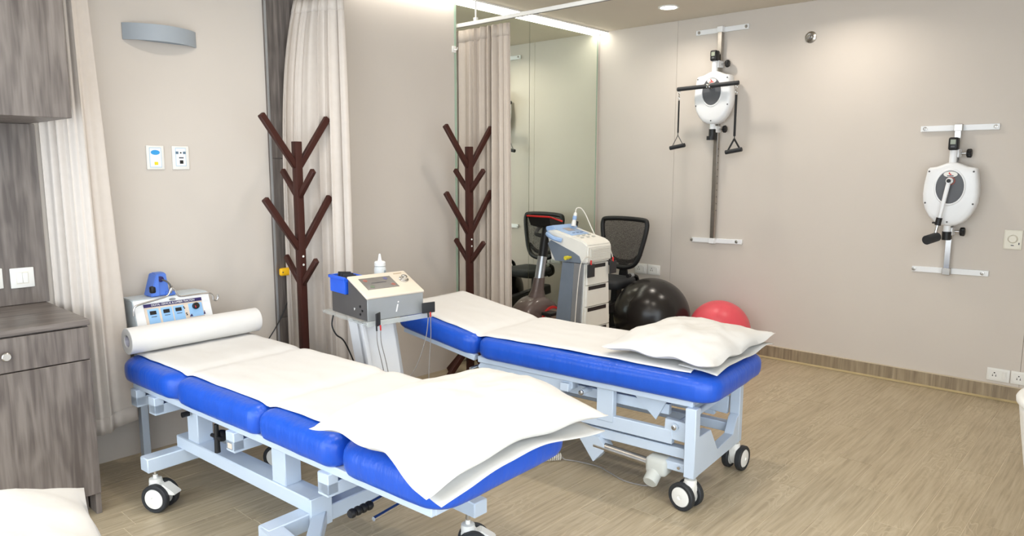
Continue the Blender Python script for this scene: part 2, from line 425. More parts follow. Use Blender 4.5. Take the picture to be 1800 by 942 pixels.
# ================================================================== CABINETS
def cabinets():
    yF, xR = 3.31, .99
    t = thing('base_cabinet', 'grey-brown wood-grain base cabinet with drawer on the left, below the light switches', 'cabinet', (xR, yF, 0))
    # local x runs to the left (negative), y back
    obj('carcass', b2(B(), (-1.3, .022, .096), (-.002, .588, .838)), CABW, t, smooth=False)
    obj('side_leg', b2(B(), (-.022, .016, 0), (0, .585, .838), .001, 1), CABW, t, smooth=False)
    obj('plinth', b2(B(), (-1.3, .09, 0), (-.03, .108, .1)), CABW, t, smooth=False)
    for k, (xa, xb) in enumerate(((-.60, -.002), (-1.2, -.604))):
        d = obj('drawer_front', b2(B(), (xa, 0, .695), (xb, .02, .832), .0015, 1), CABW, t, smooth=False)
        obj('knob', lathe(B(), [(0, 0), (.008, 0), (.008, -.014), (.017, -.016), (.017, -.024), (.014, -.027), (0, -.027)], 20, Matrix.Translation(((xa+xb)/2, 0, .763)) @ Matrix.Rotation(-pi/2, 4, 'X')), GALV, d)
        d = obj('door', b2(B(), (xa, 0, .098), (xb, .02, .690), .0015, 1), CABW, t, smooth=False)
        obj('knob', lathe(B(), [(0, 0), (.008, 0), (.008, -.014), (.017, -.016), (.017, -.024), (.014, -.027), (0, -.027)], 20, Matrix.Translation((xa+.05, 0, .6)) @ Matrix.Rotation(-pi/2, 4, 'X')), GALV, d)
    w = obj('countertop', b2(B(), (-1.3, -.006, .840), (.003, .588, .864), .001, 1), CABX, None, loc=(xR, yF, 0), smooth=False)
    tag(w, 'grey-brown wood-grain worktop lying on the base cabinet', 'worktop')
    u = thing('wall_cabinet', 'grey-brown wood-grain wall cabinet hanging above the worktop, top left', 'cabinet', (xR, yF, 1.69))
    obj('carcass', b2(B(), (-1.3, .022, 0), (0, .588, 1.0)), CABW, u, smooth=False)
    obj('door', b2(B(), (-.62, 0, .0), (0, .02, 1.0), .0015, 1), CABW, u, smooth=False)
    obj('door', b2(B(), (-1.24, 0, .0), (-.624, .02, 1.0), .0015, 1), CABW, u, smooth=False)
cabinets()

def switch_plate(name, label, cat, o, xdir, w, h, kind, m=WHITEP, group=None):
    """wall plate; o = centre on the wall, xdir = 'back' or 'right' wall. local: x right, y out of the wall (-)"""
    rz = 0 if xdir == 'back' else -pi/2
    t = thing(name, label, cat, o, rz, group)
    obj('plate', box(B(), (0, -.005, 0), (w, .009, h), .003, 2), m, t)
    if kind == 'switch2':
        for s in (-1, 1): obj('rocker', box(B(), (s*w*.12, -.011, 0), (w*.235, .005, h*.52), .0015, 1, Matrix.Rotation(RD(3*s), 4, 'X')), m, t)
        b2_ = B(); box(b2_, (0, -.0098, 0), (w*.52, .001, h*.60)); obj('surround', b2_, IVORY, t, smooth=False)
    if kind in ('socket', 'socketswitch'):
        cx = -w*.16 if kind == 'socketswitch' else -w*.05
        obj('insert', box(B(), (0, -.0098, 0), (w*.8, .002, h*.74), .0008, 1), m, t)
        r = obj('socket_holes', B(), BLACKP, t) if False else None
        bm = B()
        for dx, dz, rr in ((0, .012, .0042), (-.009, -.008, .0036), (.009, -.008, .0036), (-.009, .001, .0022), (.009, .001, .0022)):
            cyl(bm, (cx+dx, -.0085, dz), (cx+dx, -.0113, dz), rr, n=10)
        obj('socket_holes', bm, BLACKP, t)
        if kind == 'socketswitch':
            obj('rocker', box(B(), (w*.26, -.012, 0), (w*.17, .005, h*.56), .0015, 1, Matrix.Rotation(RD(4), 4, 'X')), m, t)
    if kind == 'call':
        obj('label_field', box(B(), (0, -.0098, .0), (w*.62, .001, h*.78), 0), mat('call_field', (236, 240, 244), .5), t, smooth=False)
        obj('call_button', lathe(B(), [(0, 0), (.021, 0), (.019, .003), (0, .004)], 28, Matrix.Translation((0, -.0098, .026)) @ Matrix.Rotation(pi/2, 4, 'X') @ Matrix.Diagonal((1.1, .6, 1, 1))), mat('call_blue', (60, 160, 226), .4), t)
        obj('reset_button', box(B(), (.002, -.011, -.03), (.018, .003, .016), .001, 1), mat('reset_yellow', (240, 216, 40), .4), t)
        obj('frame_line', box(B(), (0, -.0094, 0), (w*.68, .0008, h*.83)), mat('line_blue', (170, 200, 224), .5), t, smooth=False)
    if kind == 'data':
        obj('frame_line', box(B(), (0, -.0094, .004), (w*.62, .0008, h*.78)), mat('line_blue', (170, 200, 224), .5), t, smooth=False)
        obj('label_field', box(B(), (0, -.0098, .004), (w*.56, .001, h*.73)), mat('call_field', (236, 240, 244), .5), t, smooth=False)
        for s in (-1, 1): obj('button', box(B(), (s*.019, -.0112, .026), (.014, .003, .013), .001, 1), mat('button_slate', (96, 120, 140), .4), t)
        cyl_b = B(); cyl(cyl_b, (0, -.0095, .026), (0, -.0125, .026), .004, n=12); obj('indicator', cyl_b, BLACKP, t)
        obj('jack', box(B(), (.002, -.0115, -.022), (.018, .004, .018), .001, 1), BLACKP, t)
        obj('jack_label', box(B(), (.002, -.0104, .0), (.024, .001, .006)), PRINTD, t, smooth=False)
    if kind == 'dial':
        obj('insert', box(B(), (0, -.0098, 0), (w*.86, .002, h*.9), .0008, 1), m, t)
        obj('dial', lathe(B(), [(0, 0), (.027, 0), (.026, .008), (.020, .014), (0, .0145)], 32, Matrix.Translation((0, -.0105, .005)) @ Matrix.Rotation(pi/2, 4, 'X')), m, t)
        obj('marks', box(B(), (.0, -.0112, -.036), (.016, .0006, .005)), PRINTD, t, smooth=False)
        obj('marks', box(B(), (.034, -.0112, -.024), (.006, .0006, .014)), PRINTD, t, smooth=False)
    return t
switch_plate('light_switch', 'white double rocker switch on the wood panel above the worktop', 'switch', (.902, YB-.018, .99), 'back', .094, .092, 'switch2')
switch_plate('light_switch', 'white switch cut by the left picture edge above the worktop', 'switch', (.780, YB-.018, .995), 'back', .094, .092, 'switch2')
switch_plate('nurse_call_plate', 'white wall plate with blue oval call button and yellow button', 'wall plate', (1.535, YB, 1.543), 'back', .088, .122, 'call')
switch_plate('data_plate', 'white wall plate with small black jack, right of the blue call button plate', 'wall plate', (1.664, YB, 1.543), 'back', .088, .122, 'data')
switch_plate('wall_socket', 'white wall socket behind the mesh seat, nearer the mirror', 'socket', (XR, 3.467, .60), 'right', .125, .088, 'socketswitch')
switch_plate('wall_socket', 'white wall socket above the black ball, farther from the mirror', 'socket', (XR, 3.333, .60), 'right', .125, .088, 'socketswitch')
switch_plate('wall_socket', 'white wall socket with switch low above the skirting at the right', 'socket', (XR, .737, .163), 'right', .126, .084, 'socketswitch')
switch_plate('wall_socket', 'white wall socket low above the skirting, cut by the right picture edge', 'socket', (XR, .605, .163), 'right', .126, .084, 'socketswitch')
switch_plate('dimmer_switch', 'cream wall plate with round rotary dial on the right wall', 'switch', (XR, .729, 1.048), 'right', .098, .124, 'dial', IVORY)

# round chrome sidewall sprinkler
sp = thing('wall_sprinkler', 'small round chrome sprinkler rosette high on the right wall', 'sprinkler', (XR, 2.075, 2.443), -pi/2)
RX = Matrix.Rotation(pi/2, 4, 'X')
obj('rosette', lathe(B(), [(0, .001), (.042, .001), (.040, .008), (.026, .016), (.018, .014), (0, .014)], 28, RX), GALV, sp)
obj('nozzle', lathe(B(), [(0, .012), (.010, .012), (.009, .032), (.016, .034), (.016, .037), (0, .037)], 20, RX), STEEL, sp)
obj('deflector', lathe(B(), [(0, .044), (.013, .044), (.013, .046), (0, .047)], 12, RX), STEEL, sp)

# curved grey sconce on the back wall
def sconce():
    t = thing('wall_sconce', 'curved grey-blue metal wall light above the call button plates', 'wall light', (1.60, YB, 2.158))
    W = .183; D = .085; N = 20
    outer = [(W*(-1+2*i/N), -.004-D*cos((-1+2*i/N)*pi/2)**.8*1.0) for i in range(N+1)]
    inner = [(x*.97, min(y+.006, -.002)) for x, y in outer]
    loops = []
    bm = B(); pts = outer+inner[::-1]
    prism(bm, pts, 'z', -.040, .040)
    obj('shade', bm, LAMPG, t, smooth=True, ang=30)
    obj('back_plate', b2(B(), (-W+.01, -.004, -.034), (W-.01, -.0005, .034)), LAMPG, t, smooth=False)
    obj('lamp_tube', cyl(B(), (-.11, -.03, 0), (.11, -.03, 0), .012, n=12), WHITEP, t)
sconce()

# ================================================================== CURTAINS AND TRACKS
def polyl(P, s):
    n = len(P)-1; f = s*n; i = min(int(f), n-1); t = f-i
    a, b = Vector(P[i]), Vector(P[i+1]); return a.lerp(b, t), (b-a).normalized()
def curtain(name, label, top, bot, z1, z0, np_, a1, a0, m, nu=170, nv=40, seed=0, hem=None, mid=None, tape=True, pin=None):
    t = thing(name, label, 'curtain', (top[0][0], top[0][1], 0))
    ox, oy = top[0][0], top[0][1]
    def fn(u, v, off=0.0):          # v: 0 top, 1 bottom
        uu = u+.018*sin(u*23+seed)+.012*sin(u*51+seed*2)
        uu = min(max(uu, 0), 1)
        pt, dt = polyl(top, uu); pb, db = polyl(bot, uu)
        w = v if mid is None else 1-(1-v)**mid
        p = pt.lerp(pb, w); d = dt.lerp(db, v).normalized() if (dt+db).length > .1 else dt
        nrm = Vector((-d.y, d.x))
        amp = (a1+(a0-a1)*v)*(.65+.35*sin(u*9+seed*1.3))
        ph = 2*pi*np_*u+.5*sin(u*7+seed)+.35*sin(v*3+u*14+seed)*v
        off2 = amp*sin(ph)+amp*.3*sin(2.3*ph+seed)
        if v < .06: off2 *= .55+.45*v/.06
        p = p+nrm*(off2+off)
        zb = z0[0]+(z0[1]-z0[0])*u if isinstance(z0, tuple) else z0
        return Vector((p.x-ox, p.y-oy, z1+(zb-z1)*v))
    c = obj('cloth', grid(B(), fn, nu, nv), m, t, smooth=True, ang=80, solid=.002)
    if tape: obj('heading_tape', grid(B(), lambda u, v: fn(u, v*.035, -.0035), nu, 2), m, t, smooth=True, ang=80, solid=.0015)
    # hem stitched at the foot
    obj('hem', grid(B(), lambda u, v: fn(u, .965+v*.035, -.003), nu, 2), m, t, smooth=True, ang=80, solid=.0015)
    return t
ct = curtain('bay_curtain', 'pale beige curtain gathered behind the coat rack by the dark wood strip',
        [(2.345, 3.865), (2.40, 3.80), (2.42, 3.66), (2.485, 3.56)], [(2.205, 3.83), (2.29, 3.79), (2.37, 3.62), (2.46, 3.50)], 2.455, .14, 6.0, .024, .030, CURT, seed=1.0, mid=6)
curtain('bay_curtain', 'brownish beige pleated curtain hanging from the white track beside the mirror',
        [(3.695, 3.93), (3.70, 3.73), (3.70, 3.55), (3.705, 3.405)], [(3.69, 3.93), (3.69, 3.73), (3.70, 3.55), (3.72, 3.39)], 2.462, .12, 8.5, .030, .034, CURT2, seed=2.3)
curtain('bay_curtain', 'pale beige curtain hanging beside the wood-grain cabinets at the left',
        [(1.02, 3.88), (1.05, 3.81), (1.075, 3.75), (1.105, 3.69), (1.135, 3.665), (1.185, 3.70)],
        [(1.03, 3.88), (1.06, 3.81), (1.085, 3.75), (1.12, 3.68), (1.165, 3.66), (1.29, 3.735)], 2.45, (.18, .25), 5.0, .012, .016, CURT, seed=4.1)

def track(name, label, x, y0, y1, hangers):
    t = thing(name, label, 'curtain track', (x, y1, 2.498))
    L = y0-y1
    bm = B(); b2(bm, (-.012, L, -.013), (.012, 0, .013), .002, 1)
    obj('rail', bm, TRACKM, t)
    obj('groove', b2(B(), (-.004, L+.01, -.0145), (.004, -.005, -.0125)), DGREY, t, smooth=False)
    for hy in hangers:
        h = obj('hanger_rod', cyl(B(), (0, hy-y1, .012), (0, hy-y1, ZC-2.499), .006, n=10), TRACKM, t)
        obj('bracket', box(B(), (0, hy-y1, .024), (.022, .03, .026), .004, 2), TRACKM, h)
    k = 0
    return t
track('curtain_track', 'white ceiling-hung curtain track carrying the brownish curtain by the mirror', 3.70, .4, 3.955, (3.73, 2.3, 1.0))
track('curtain_track', 'white curtain track above the pale curtain of the first bay, over the picture edge', 2.44, .6, 3.885, (3.0, 1.2))
track('curtain_track', 'white curtain track above the curtain by the cabinets, over the picture edge', 1.07, .4, 3.885, (3.0, 1.2))
wb = thing('curtain_hook', 'small white bracket on the wall beside the brownish curtain', 'bracket', (3.643, YB, 2.328))
obj('base', box(B(), (0, -.006, 0), (.036, .011, .046), .003, 2), TRACKM, wb)
obj('hook_arm', tube(B(), [(0, -.01, 0), (.005, -.03, -.004), (.008, -.034, .012)], .004, 8), TRACKM, wb)

# yellow plastic hook with a hanging cable on the dark strip
yh = thing('yellow_holder', 'yellow plastic holder fixed to the dark wood strip behind the coat rack', 'holder', (2.205, YB-.022, .885))
obj('strap_loop', box(B(), (.0, -.055, 0), (.075, .03, .046), .012, 3), YEL, yh)
obj('back_plate', box(B(), (.052, -.006, .012), (.030, .011, .10), .003, 2), mat('yellow_dull', (208, 180, 20), .5), yh)
obj('arm', box(B(), (.02, -.025, 0), (.05, .05, .02), .004, 2), YEL, yh)
for s in (-1, 1): obj('screw', cyl(B(), (s*.025, -.0705, 0), (s*.025, -.0725, 0), .004, n=10), DGREY, yh)
tag(obj('power_cable', tube(B(), [(2.30, 3.868, .80), (2.24, 3.866, .70), (2.17, 3.864, .58), (2.09, 3.872, .47), (2.03, 3.88, .40), (1.98, 3.885, .32)], .0035, 6), BLACKP), 'thin black cable slanting down the wall from the dark wood strip', 'cable')

# ================================================================== COAT RACKS
def coat_rack(loc, rotz, label):
    t = thing('coat_rack', label, 'coat rack', loc, rotz, 'dark brown wooden coat racks')
    obj('post', b2(B(), (-.021, -.021, .05), (.021, .021, 1.635), .003, 2), BROWN, t)
    def arm(dx, dy, zj, zt, reach, w=.028, h=.036):
        a = Vector((dx*.012, dy*.012, zj)); b = Vector((dx*reach, dy*reach, zt))
        obj('arm', bar(B(), a, b, w, h, .004), BROWN, t)
    for s in (-1, 1):
        arm(s, 0, 1.50, 1.772, .208)
        arm(0, s, 1.335, 1.478, .150, .026, .032)
        arm(s, 0, 1.045, 1.328, .208)
        arm(0, s, .845, .99, .150, .026, .032)
        obj('foot', bar(B(), (s*.015, 0, .235), (s*.24, 0, .016), .030, .036, .003), BROWN, t)
        obj('foot', bar(B(), (0, s*.015, .235), (0, s*.24, .016), .030, .036, .003), BROWN, t)
    for z in (1.045, .998):
        obj('screw_cap', lathe(B(), [(0, .0), (.0065, 0), (.0055, .0025), (0, .003)], 14, Matrix.Translation((.002, -.021, z-.045)) @ RX), WHITEP, t)
    return t
coat_rack((2.17, 3.59, 0), RD(2), 'dark brown wooden coat rack in front of the pale curtain, between bed and wall')
coat_rack((3.49, 3.59, 0), RD(-3), 'dark brown wooden coat rack by the mirror, behind the farther bed')

# ================================================================== BEDS
def rrect(hx, hy, r, z, n=6):
    r = max(.004, min(r, hx-.001, hy-.001)); P = []
    for qx, qy, a0 in ((1, 1, 0), (-1, 1, pi/2), (-1, -1, pi), (1, -1, 1.5*pi)):
        for i in range(n+1):
            a = a0+pi/2*i/n; P.append(Vector((qx*(hx-r)+cos(a)*r, qy*(hy-r)+sin(a)*r, z)))
    out = []                                       # extra points along the straights
    N = len(P)
    for i in range(N):
        out.append(P[i]); q = P[(i+1) % N]
        if i % (n+1) == n:
            for k in range(1, 14): out.append(P[i].lerp(q, k/14))
    return out
def cushion(bm, x0, x1, y0, y1, z0, z1, r=.045, puff=.012, rc=.06):
    """soft upholstered slab: rounded plan corners, rolled edges, crowned top"""
    hx, hy, h = (x1-x0)/2, (y1-y0)/2, z1-z0; cx, cy = (x0+x1)/2, (y0+y1)/2
    prof = [(.05, 0), (.020, 0), (.008, .010), (.002, .026), (0, .045)]
    for i in range(0, 7):
        a = pi/2*i/6; prof.append((r*(1-cos(a)), h-r+r*sin(a)*(1-.08)))
    m = min(hx, hy)
    for f in (.15, .35, .6, .85): prof.append((r+(m-r-.01)*f, h-r*.08+puff*(1-(1-f)**2.2)))
    loops = []
    for d, z in prof:
        L = rrect(hx-d, hy-d, rc-d*.8 if d < rc else .006, z)
        for p in L:
            w = 1 if z < h-.002 else .3
            k = fbm(p.x*5+cx*7, p.y*5+cy*9, z*6)*.004+fbm(p.y*16+p.x*16, z*10, cy*5)*.0022
            nx, ny = p.x/hx, p.y/hy
            if abs(nx) > abs(ny): p.x += k*w*(1 if nx > 0 else -1)
            else: p.y += k*w*(1 if ny > 0 else -1)
        loops.append([p+Vector((cx, cy, z0)) for p in L])
    return loft(bm, loops)

def caster(parent, loc, rz, brake=False, s=1.0):
    c = obj('caster', B(), WHITEP, parent, loc, (0, 0, rz))
    bm = B()
    lathe(bm, [(0, .158), (.010, .158), (.010, .142), (.026, .140), (.028, .128), (.026, .105), (0, .105)], 20)
    # fork hood between the two wheels
    prof = [(-.022, .128), (.022, .128), (.045, .105), (.058, .075), (.050, .04), (.030, .025), (-.0, .03), (-.022, .06), (-.028, .1)]
    prism(bm, prof, 'y', -.017, .017, .004)
    me = bpy.data.meshes.new('caster'); bm.to_mesh(me); bm.free(); me.shade_smooth(); me.set_sharp_from_angle(angle=RD(38)); me.materials.append(WHITEP); c.data = me
    for sy in (-1, 1):
        X = Matrix.Translation((.020, sy*.034, .0625)) @ Matrix.Rotation(-sy*pi/2, 4, 'X')
        obj('wheel', lathe(B(), [(.046, -.015), (.058, -.015), (.0625, -.010), (.0625, .010), (.058, .015), (.047, .015), (.046, .010), (.046, -.015)], 36, X), RUBBER, c)
        obj('hub', lathe(B(), [(0, -.013), (.0455, -.013), (.0455, .010), (.043, .014), (.030, .0165), (.011, .0175), (.008, .013), (0, .013)], 36, X), WHITEP, c)
    if brake:
        obj('brake_pedal', prism(B(), [(.03, .115), (.05, .122), (.105, .088), (.108, .080), (.08, .078), (.045, .09)], 'y', -.026, .026, .003), WHITEP, c)
    obj('stem', cyl(B(), (0, 0, .15), (0, 0, .185), .009, n=14), STEEL, c)
    return c

# ---- nearer bed (bed with the paper roll)
def bed_near():
    t = thing('treatment_bed', 'blue padded treatment bed in four cushions, nearest, with paper roll at its far end', 'treatment bed', (1.635, 1.49, 0), RD(3))
    W = .335; seams = [-.01, .50, .97, 1.60, 2.15]
    for a, b in zip(seams, seams[1:]):
        obj('cushion', cushion(B(), -W, W, a+.001, b-.001, .496, .612, .050, .012, rc=.10 if a < 0 or b > 2.1 else .055), BLUE, t, ang=60)
    bm = B()
    for s in (-1, 1): bar(bm, (s*.288, .06, .482), (s*.288, 2.06, .482), .034, .030)
    for v in (.075, 2.05): bar(bm, (-.288, v, .482), (.288, v, .482), .034, .030)
    obj('top_frame', bm, FRAME, t)
    # hung cross tubes
    for v in (.57, 1.17, 1.84, 2.02):
        bm = B()
        for s in (-1, 1): b2(bm, (s*.300-.022, v-.03, .395), (s*.300+.022, v+.03, .47), .003, 1)
        b2(bm, (-.322, v-.03, .388), (.322, v+.03, .436), .003, 1)
        obj('cross_tube', bm, FRAME, t)
    # base
    for s in (-1, 1):
        bx = s*.222
        obj('base_beam', bar(B(), (bx, .735, .274), (bx, 1.74, .274), .088, .058, .004), FRAME, t)
        for v in (.94, 1.60):
            bm = B(); b2(bm, (bx-.036, v-.045, .30), (bx+.036, v+.045, .47), .004, 1); obj('post', bm, FRAME, t)
    obj('base_crossbar', b2(B(), (-.42, 1.69, .182), (.27, 1.76, .246), .004, 1), FRAME, t)
    obj('base_crossbar', b2(B(), (-.43, .74, .182), (.27, .81, .246), .004, 1), FRAME, t)
    for s in (-1, 1):
        e = -.43 if s < 0 else .275
        obj('outrigger', bar(B(), (e-s*.035, .80, .214), (e+s*.04 if s < 0 else e-.06, .33, .214), .07, .060, .004), FRAME, t)
    obj('gusset', bar(B(), (-.20, .76, .214), (-.44, .50, .214), .05, .054, .004), FRAME, t)
    obj('end_plate', b2(B(), (-.268, .722, .186), (-.176, .738, .304), .002, 1), FRAME, t)
    caster(t, (-.375, 1.725, 0), RD(-62), True)
    caster(t, (.215, 1.725, 0), RD(-58), True)
    caster(t, (-.455, .38, 0), RD(200), True)
    caster(t, (.20, .385, 0), RD(-50), True)
    # crank rods with grip under the head section
    bm = B(); cyl(bm, (-.29, .44, .362), (.12, .47, .375), .008, n=12); cyl(bm, (-.27, .37, .350), (.12, .40, .362), .008, n=12)
    obj('crank_rods', bm, STEEL, t)
    bm = B()
    for k in range(4): lathe(bm, [(0, 0), (.013, .001), (.016, .009), (.016, .015), (.013, .023), (0, .024)], 16, Matrix.Translation((-.315+.0235*k, .438, .361)) @ Matrix.Rotation(RD(4), 4, 'Z') @ Matrix.Rotation(pi/2, 4, 'Y'))
    obj('crank_grip', bm, BLACKP, t)
    # clamp knob between the posts
    k = obj('clamp_knob', lathe(B(), [(0, 0), (.022, 0), (.026, .012), (.022, .026), (0, .028)], 12, Matrix.Translation((-.255, 1.33, .40)) @ Matrix.Rotation(-pi/2, 4, 'Y')), BLACKP, t)
    bm = B(); cyl(bm, (-.29, 1.33, .335), (-.29, 1.33, .455), .012, .009, n=12); cyl(bm, (-.29, 1.29, .40), (-.29, 1.37, .40), .008, n=10)
    obj('t_handle', bm, BLACKP, k)
    obj('pivot_shaft', cyl(B(), (-.25, 1.33, .40), (.16, 1.33, .40), .008, n=10), STEEL, t)
    bm = B(); cyl(bm, (-.30, 1.60, .435), (-.27, 1.60, .435), .012, n=14); obj('bolt', bm, BLACKP, t)
    bm = B(); b2(bm, (.02, 1.18, .31), (.06, 1.60, .40), .003, 1); obj('hinge_plate', bm, FRAME, t)
    obj('rating_sticker', b2(B(), (-.3232, 1.155, .402), (-.3222, 1.185, .424)), PANELC, t, smooth=False)
bed_near()

def sheet(name, label, X, W0, W1, v0, v1, zt, seams, seed, over=.0):
    """paper sheet lying along a bed, in the bed's frame"""
    o = obj(name, grid(B(), lambda u, v: _sheet(u, v, W0, W1, v0, v1, zt, seams, seed, over), 44, 90), SHEET, None, ang=80, solid=.0018)
    o.matrix_world = X
    return tag(o, label, 'sheet')
def _sheet(u, v, W0, W1, v0, v1, zt, seams, seed, over):
    y = v0+(v1-v0)*v
    wob = .008*fbm(y*3.2, seed)+.004*fbm(y*9, seed+3)
    x = W0+(W1-W0)*u+wob*(1-2*abs(u-.5))**0
    z = zt(y)
    for s in seams: z -= .012*math.exp(-((y-s)/.035)**2)
    z += .004*fbm(x*5, y*4, seed)+.0025*fbm(x*14, y*9, seed+7)
    e = min(u, 1-u)
    if e < .07: z -= .009*((.07-e)/.07)**2
    return Vector((x, y, z))
def bedX(x, y, a): return Matrix.Translation((x, y, 0)) @ Matrix.Rotation(a, 4, 'Z')
XN = bedX(1.635, 1.49, RD(3))
XF = bedX(3.045, 1.485, RD(5.2))
sheet('paper_sheet', 'white paper sheet spread along the nearer blue bed from roll to pillow', XN, -.268, .312, .06, 2.09, lambda y: .6245, (.50, .97, 1.60), 1.0)

def paper_roll():
    t = thing('paper_roll', 'thick white paper roll lying across the far end of the nearer bed', 'paper roll', (1.533, 3.53, .694), RD(2))
    RY = Matrix.Rotation(pi/2, 4, 'Y')
    obj('paper', lathe(B(), [(.030, -.328), (.060, -.328), (.062, -.326), (.062, .326), (.060, .328), (.030, .328), (.030, -.328)], 48, RY), SHEET, t)
    obj('core', lathe(B(), [(.024, -.326), (.0298, -.317), (.0298, .317), (.024, .326), (.024, -.326)], 32, RY), mat('roll_core', (186, 184, 196), .7, var=.15, scale=40), t)
paper_roll()

def pillow(name, label, X, hx, hy, th, seed, fl_k=.97, sag=()):
    t = thing(name, label, 'pillow'); t.matrix_world = X
    n = 40
    def prof(a, b):
        a = min(1, abs(a)); b = min(1, abs(b))
        return max(0, (1-a**2.6))**.55*max(0, (1-b**2.6))**.55
    def pos(a, b, top):
        # star-like corners: sides pull in between the corners
        x = a*hx*(1-.07*(1-abs(b)**2)); y = b*hy*(1-.07*(1-abs(a)**2))
        h = prof(a, b)
        wr = .012*fbm(a*2.2+seed, b*2.6, seed)+.006*fbm(a*6, b*6+seed, 3)
        edge = .008*sin(9*a+seed)*abs(b)**3+.008*sin(8*b+seed*2)*abs(a)**3
        z = (th*h*.72+wr*(.3+h)) if top else -(th*.28*h)
        c = (abs(a)*abs(b))**2
        z += edge*(1 if top else 1)
        for (ca, cb, dz) in sag:
            w = max(0, 1-math.hypot(a-ca, b-cb)/.8); z += dz*w*w*(3-2*w)
        return Vector((x, y, z+th*.28))
    bm = B()
    V = {}
    for side in (1, 0):
        for i in range(n+1):
            for j in range(n+1):
                edge = i in (0, n) or j in (0, n)
                if edge and side == 0: V[(0, i, j)] = V[(1, i, j)]
                else: V[(side, i, j)] = bm.verts.new(pos(-1+2*i/n, -1+2*j/n, side))
    for i in range(n):
        for j in range(n):
            q = [(i, j), (i+1, j), (i+1, j+1), (i, j+1)]
            bm.faces.new([V[(1,)+p] for p in q]); bm.faces.new([V[(0,)+p] for p in q[::-1]])
    obj('case', bm, PILL, t, ang=80)
    # open flap of the case, lying under the edge
    def fl(u, v):
        a = -.90+1.86*u; b = -.35-.70*v
        p = pos(a, b, 0); z = p.z
        x = a*hx*fl_k*(1-.05*(1-abs(b)**2)); y = b*hy*fl_k*(1-.05*(1-abs(a)**2))
        for_s = 0
        for (ca, cb, dz) in sag:
            w = max(0, 1-math.hypot(a-ca, b-cb)/.8); for_s += dz*w*w*(3-2*w)
        return Vector((x, y, for_s+.001+.008*fbm(u*5, v*2, seed)*v+.006*sin(u*11+seed)*v))
    obj('case_flap', grid(B(), fl, 30, 8), PILL, t, ang=80, solid=.003)
    return t
pillow('pillow', 'plump white pillow on the near end of the nearer blue bed', bedX(1.595, 1.675, RD(-2)) @ Matrix.Translation((0, 0, .632)), .40, .30, .16, 1.7, sag=((-1, -1, -.055), (1, 1, -.005), (1, -1, -.022)))
pillow('pillow', 'white pillow on the near end of the farther blue bed', bedX(3.08, 1.655, RD(2)) @ Matrix.Translation((0, 0, .632)), .355, .285, .125, 5.2, fl_k=.955, sag=((-1, -1, -.004), (1, -1, .012)))

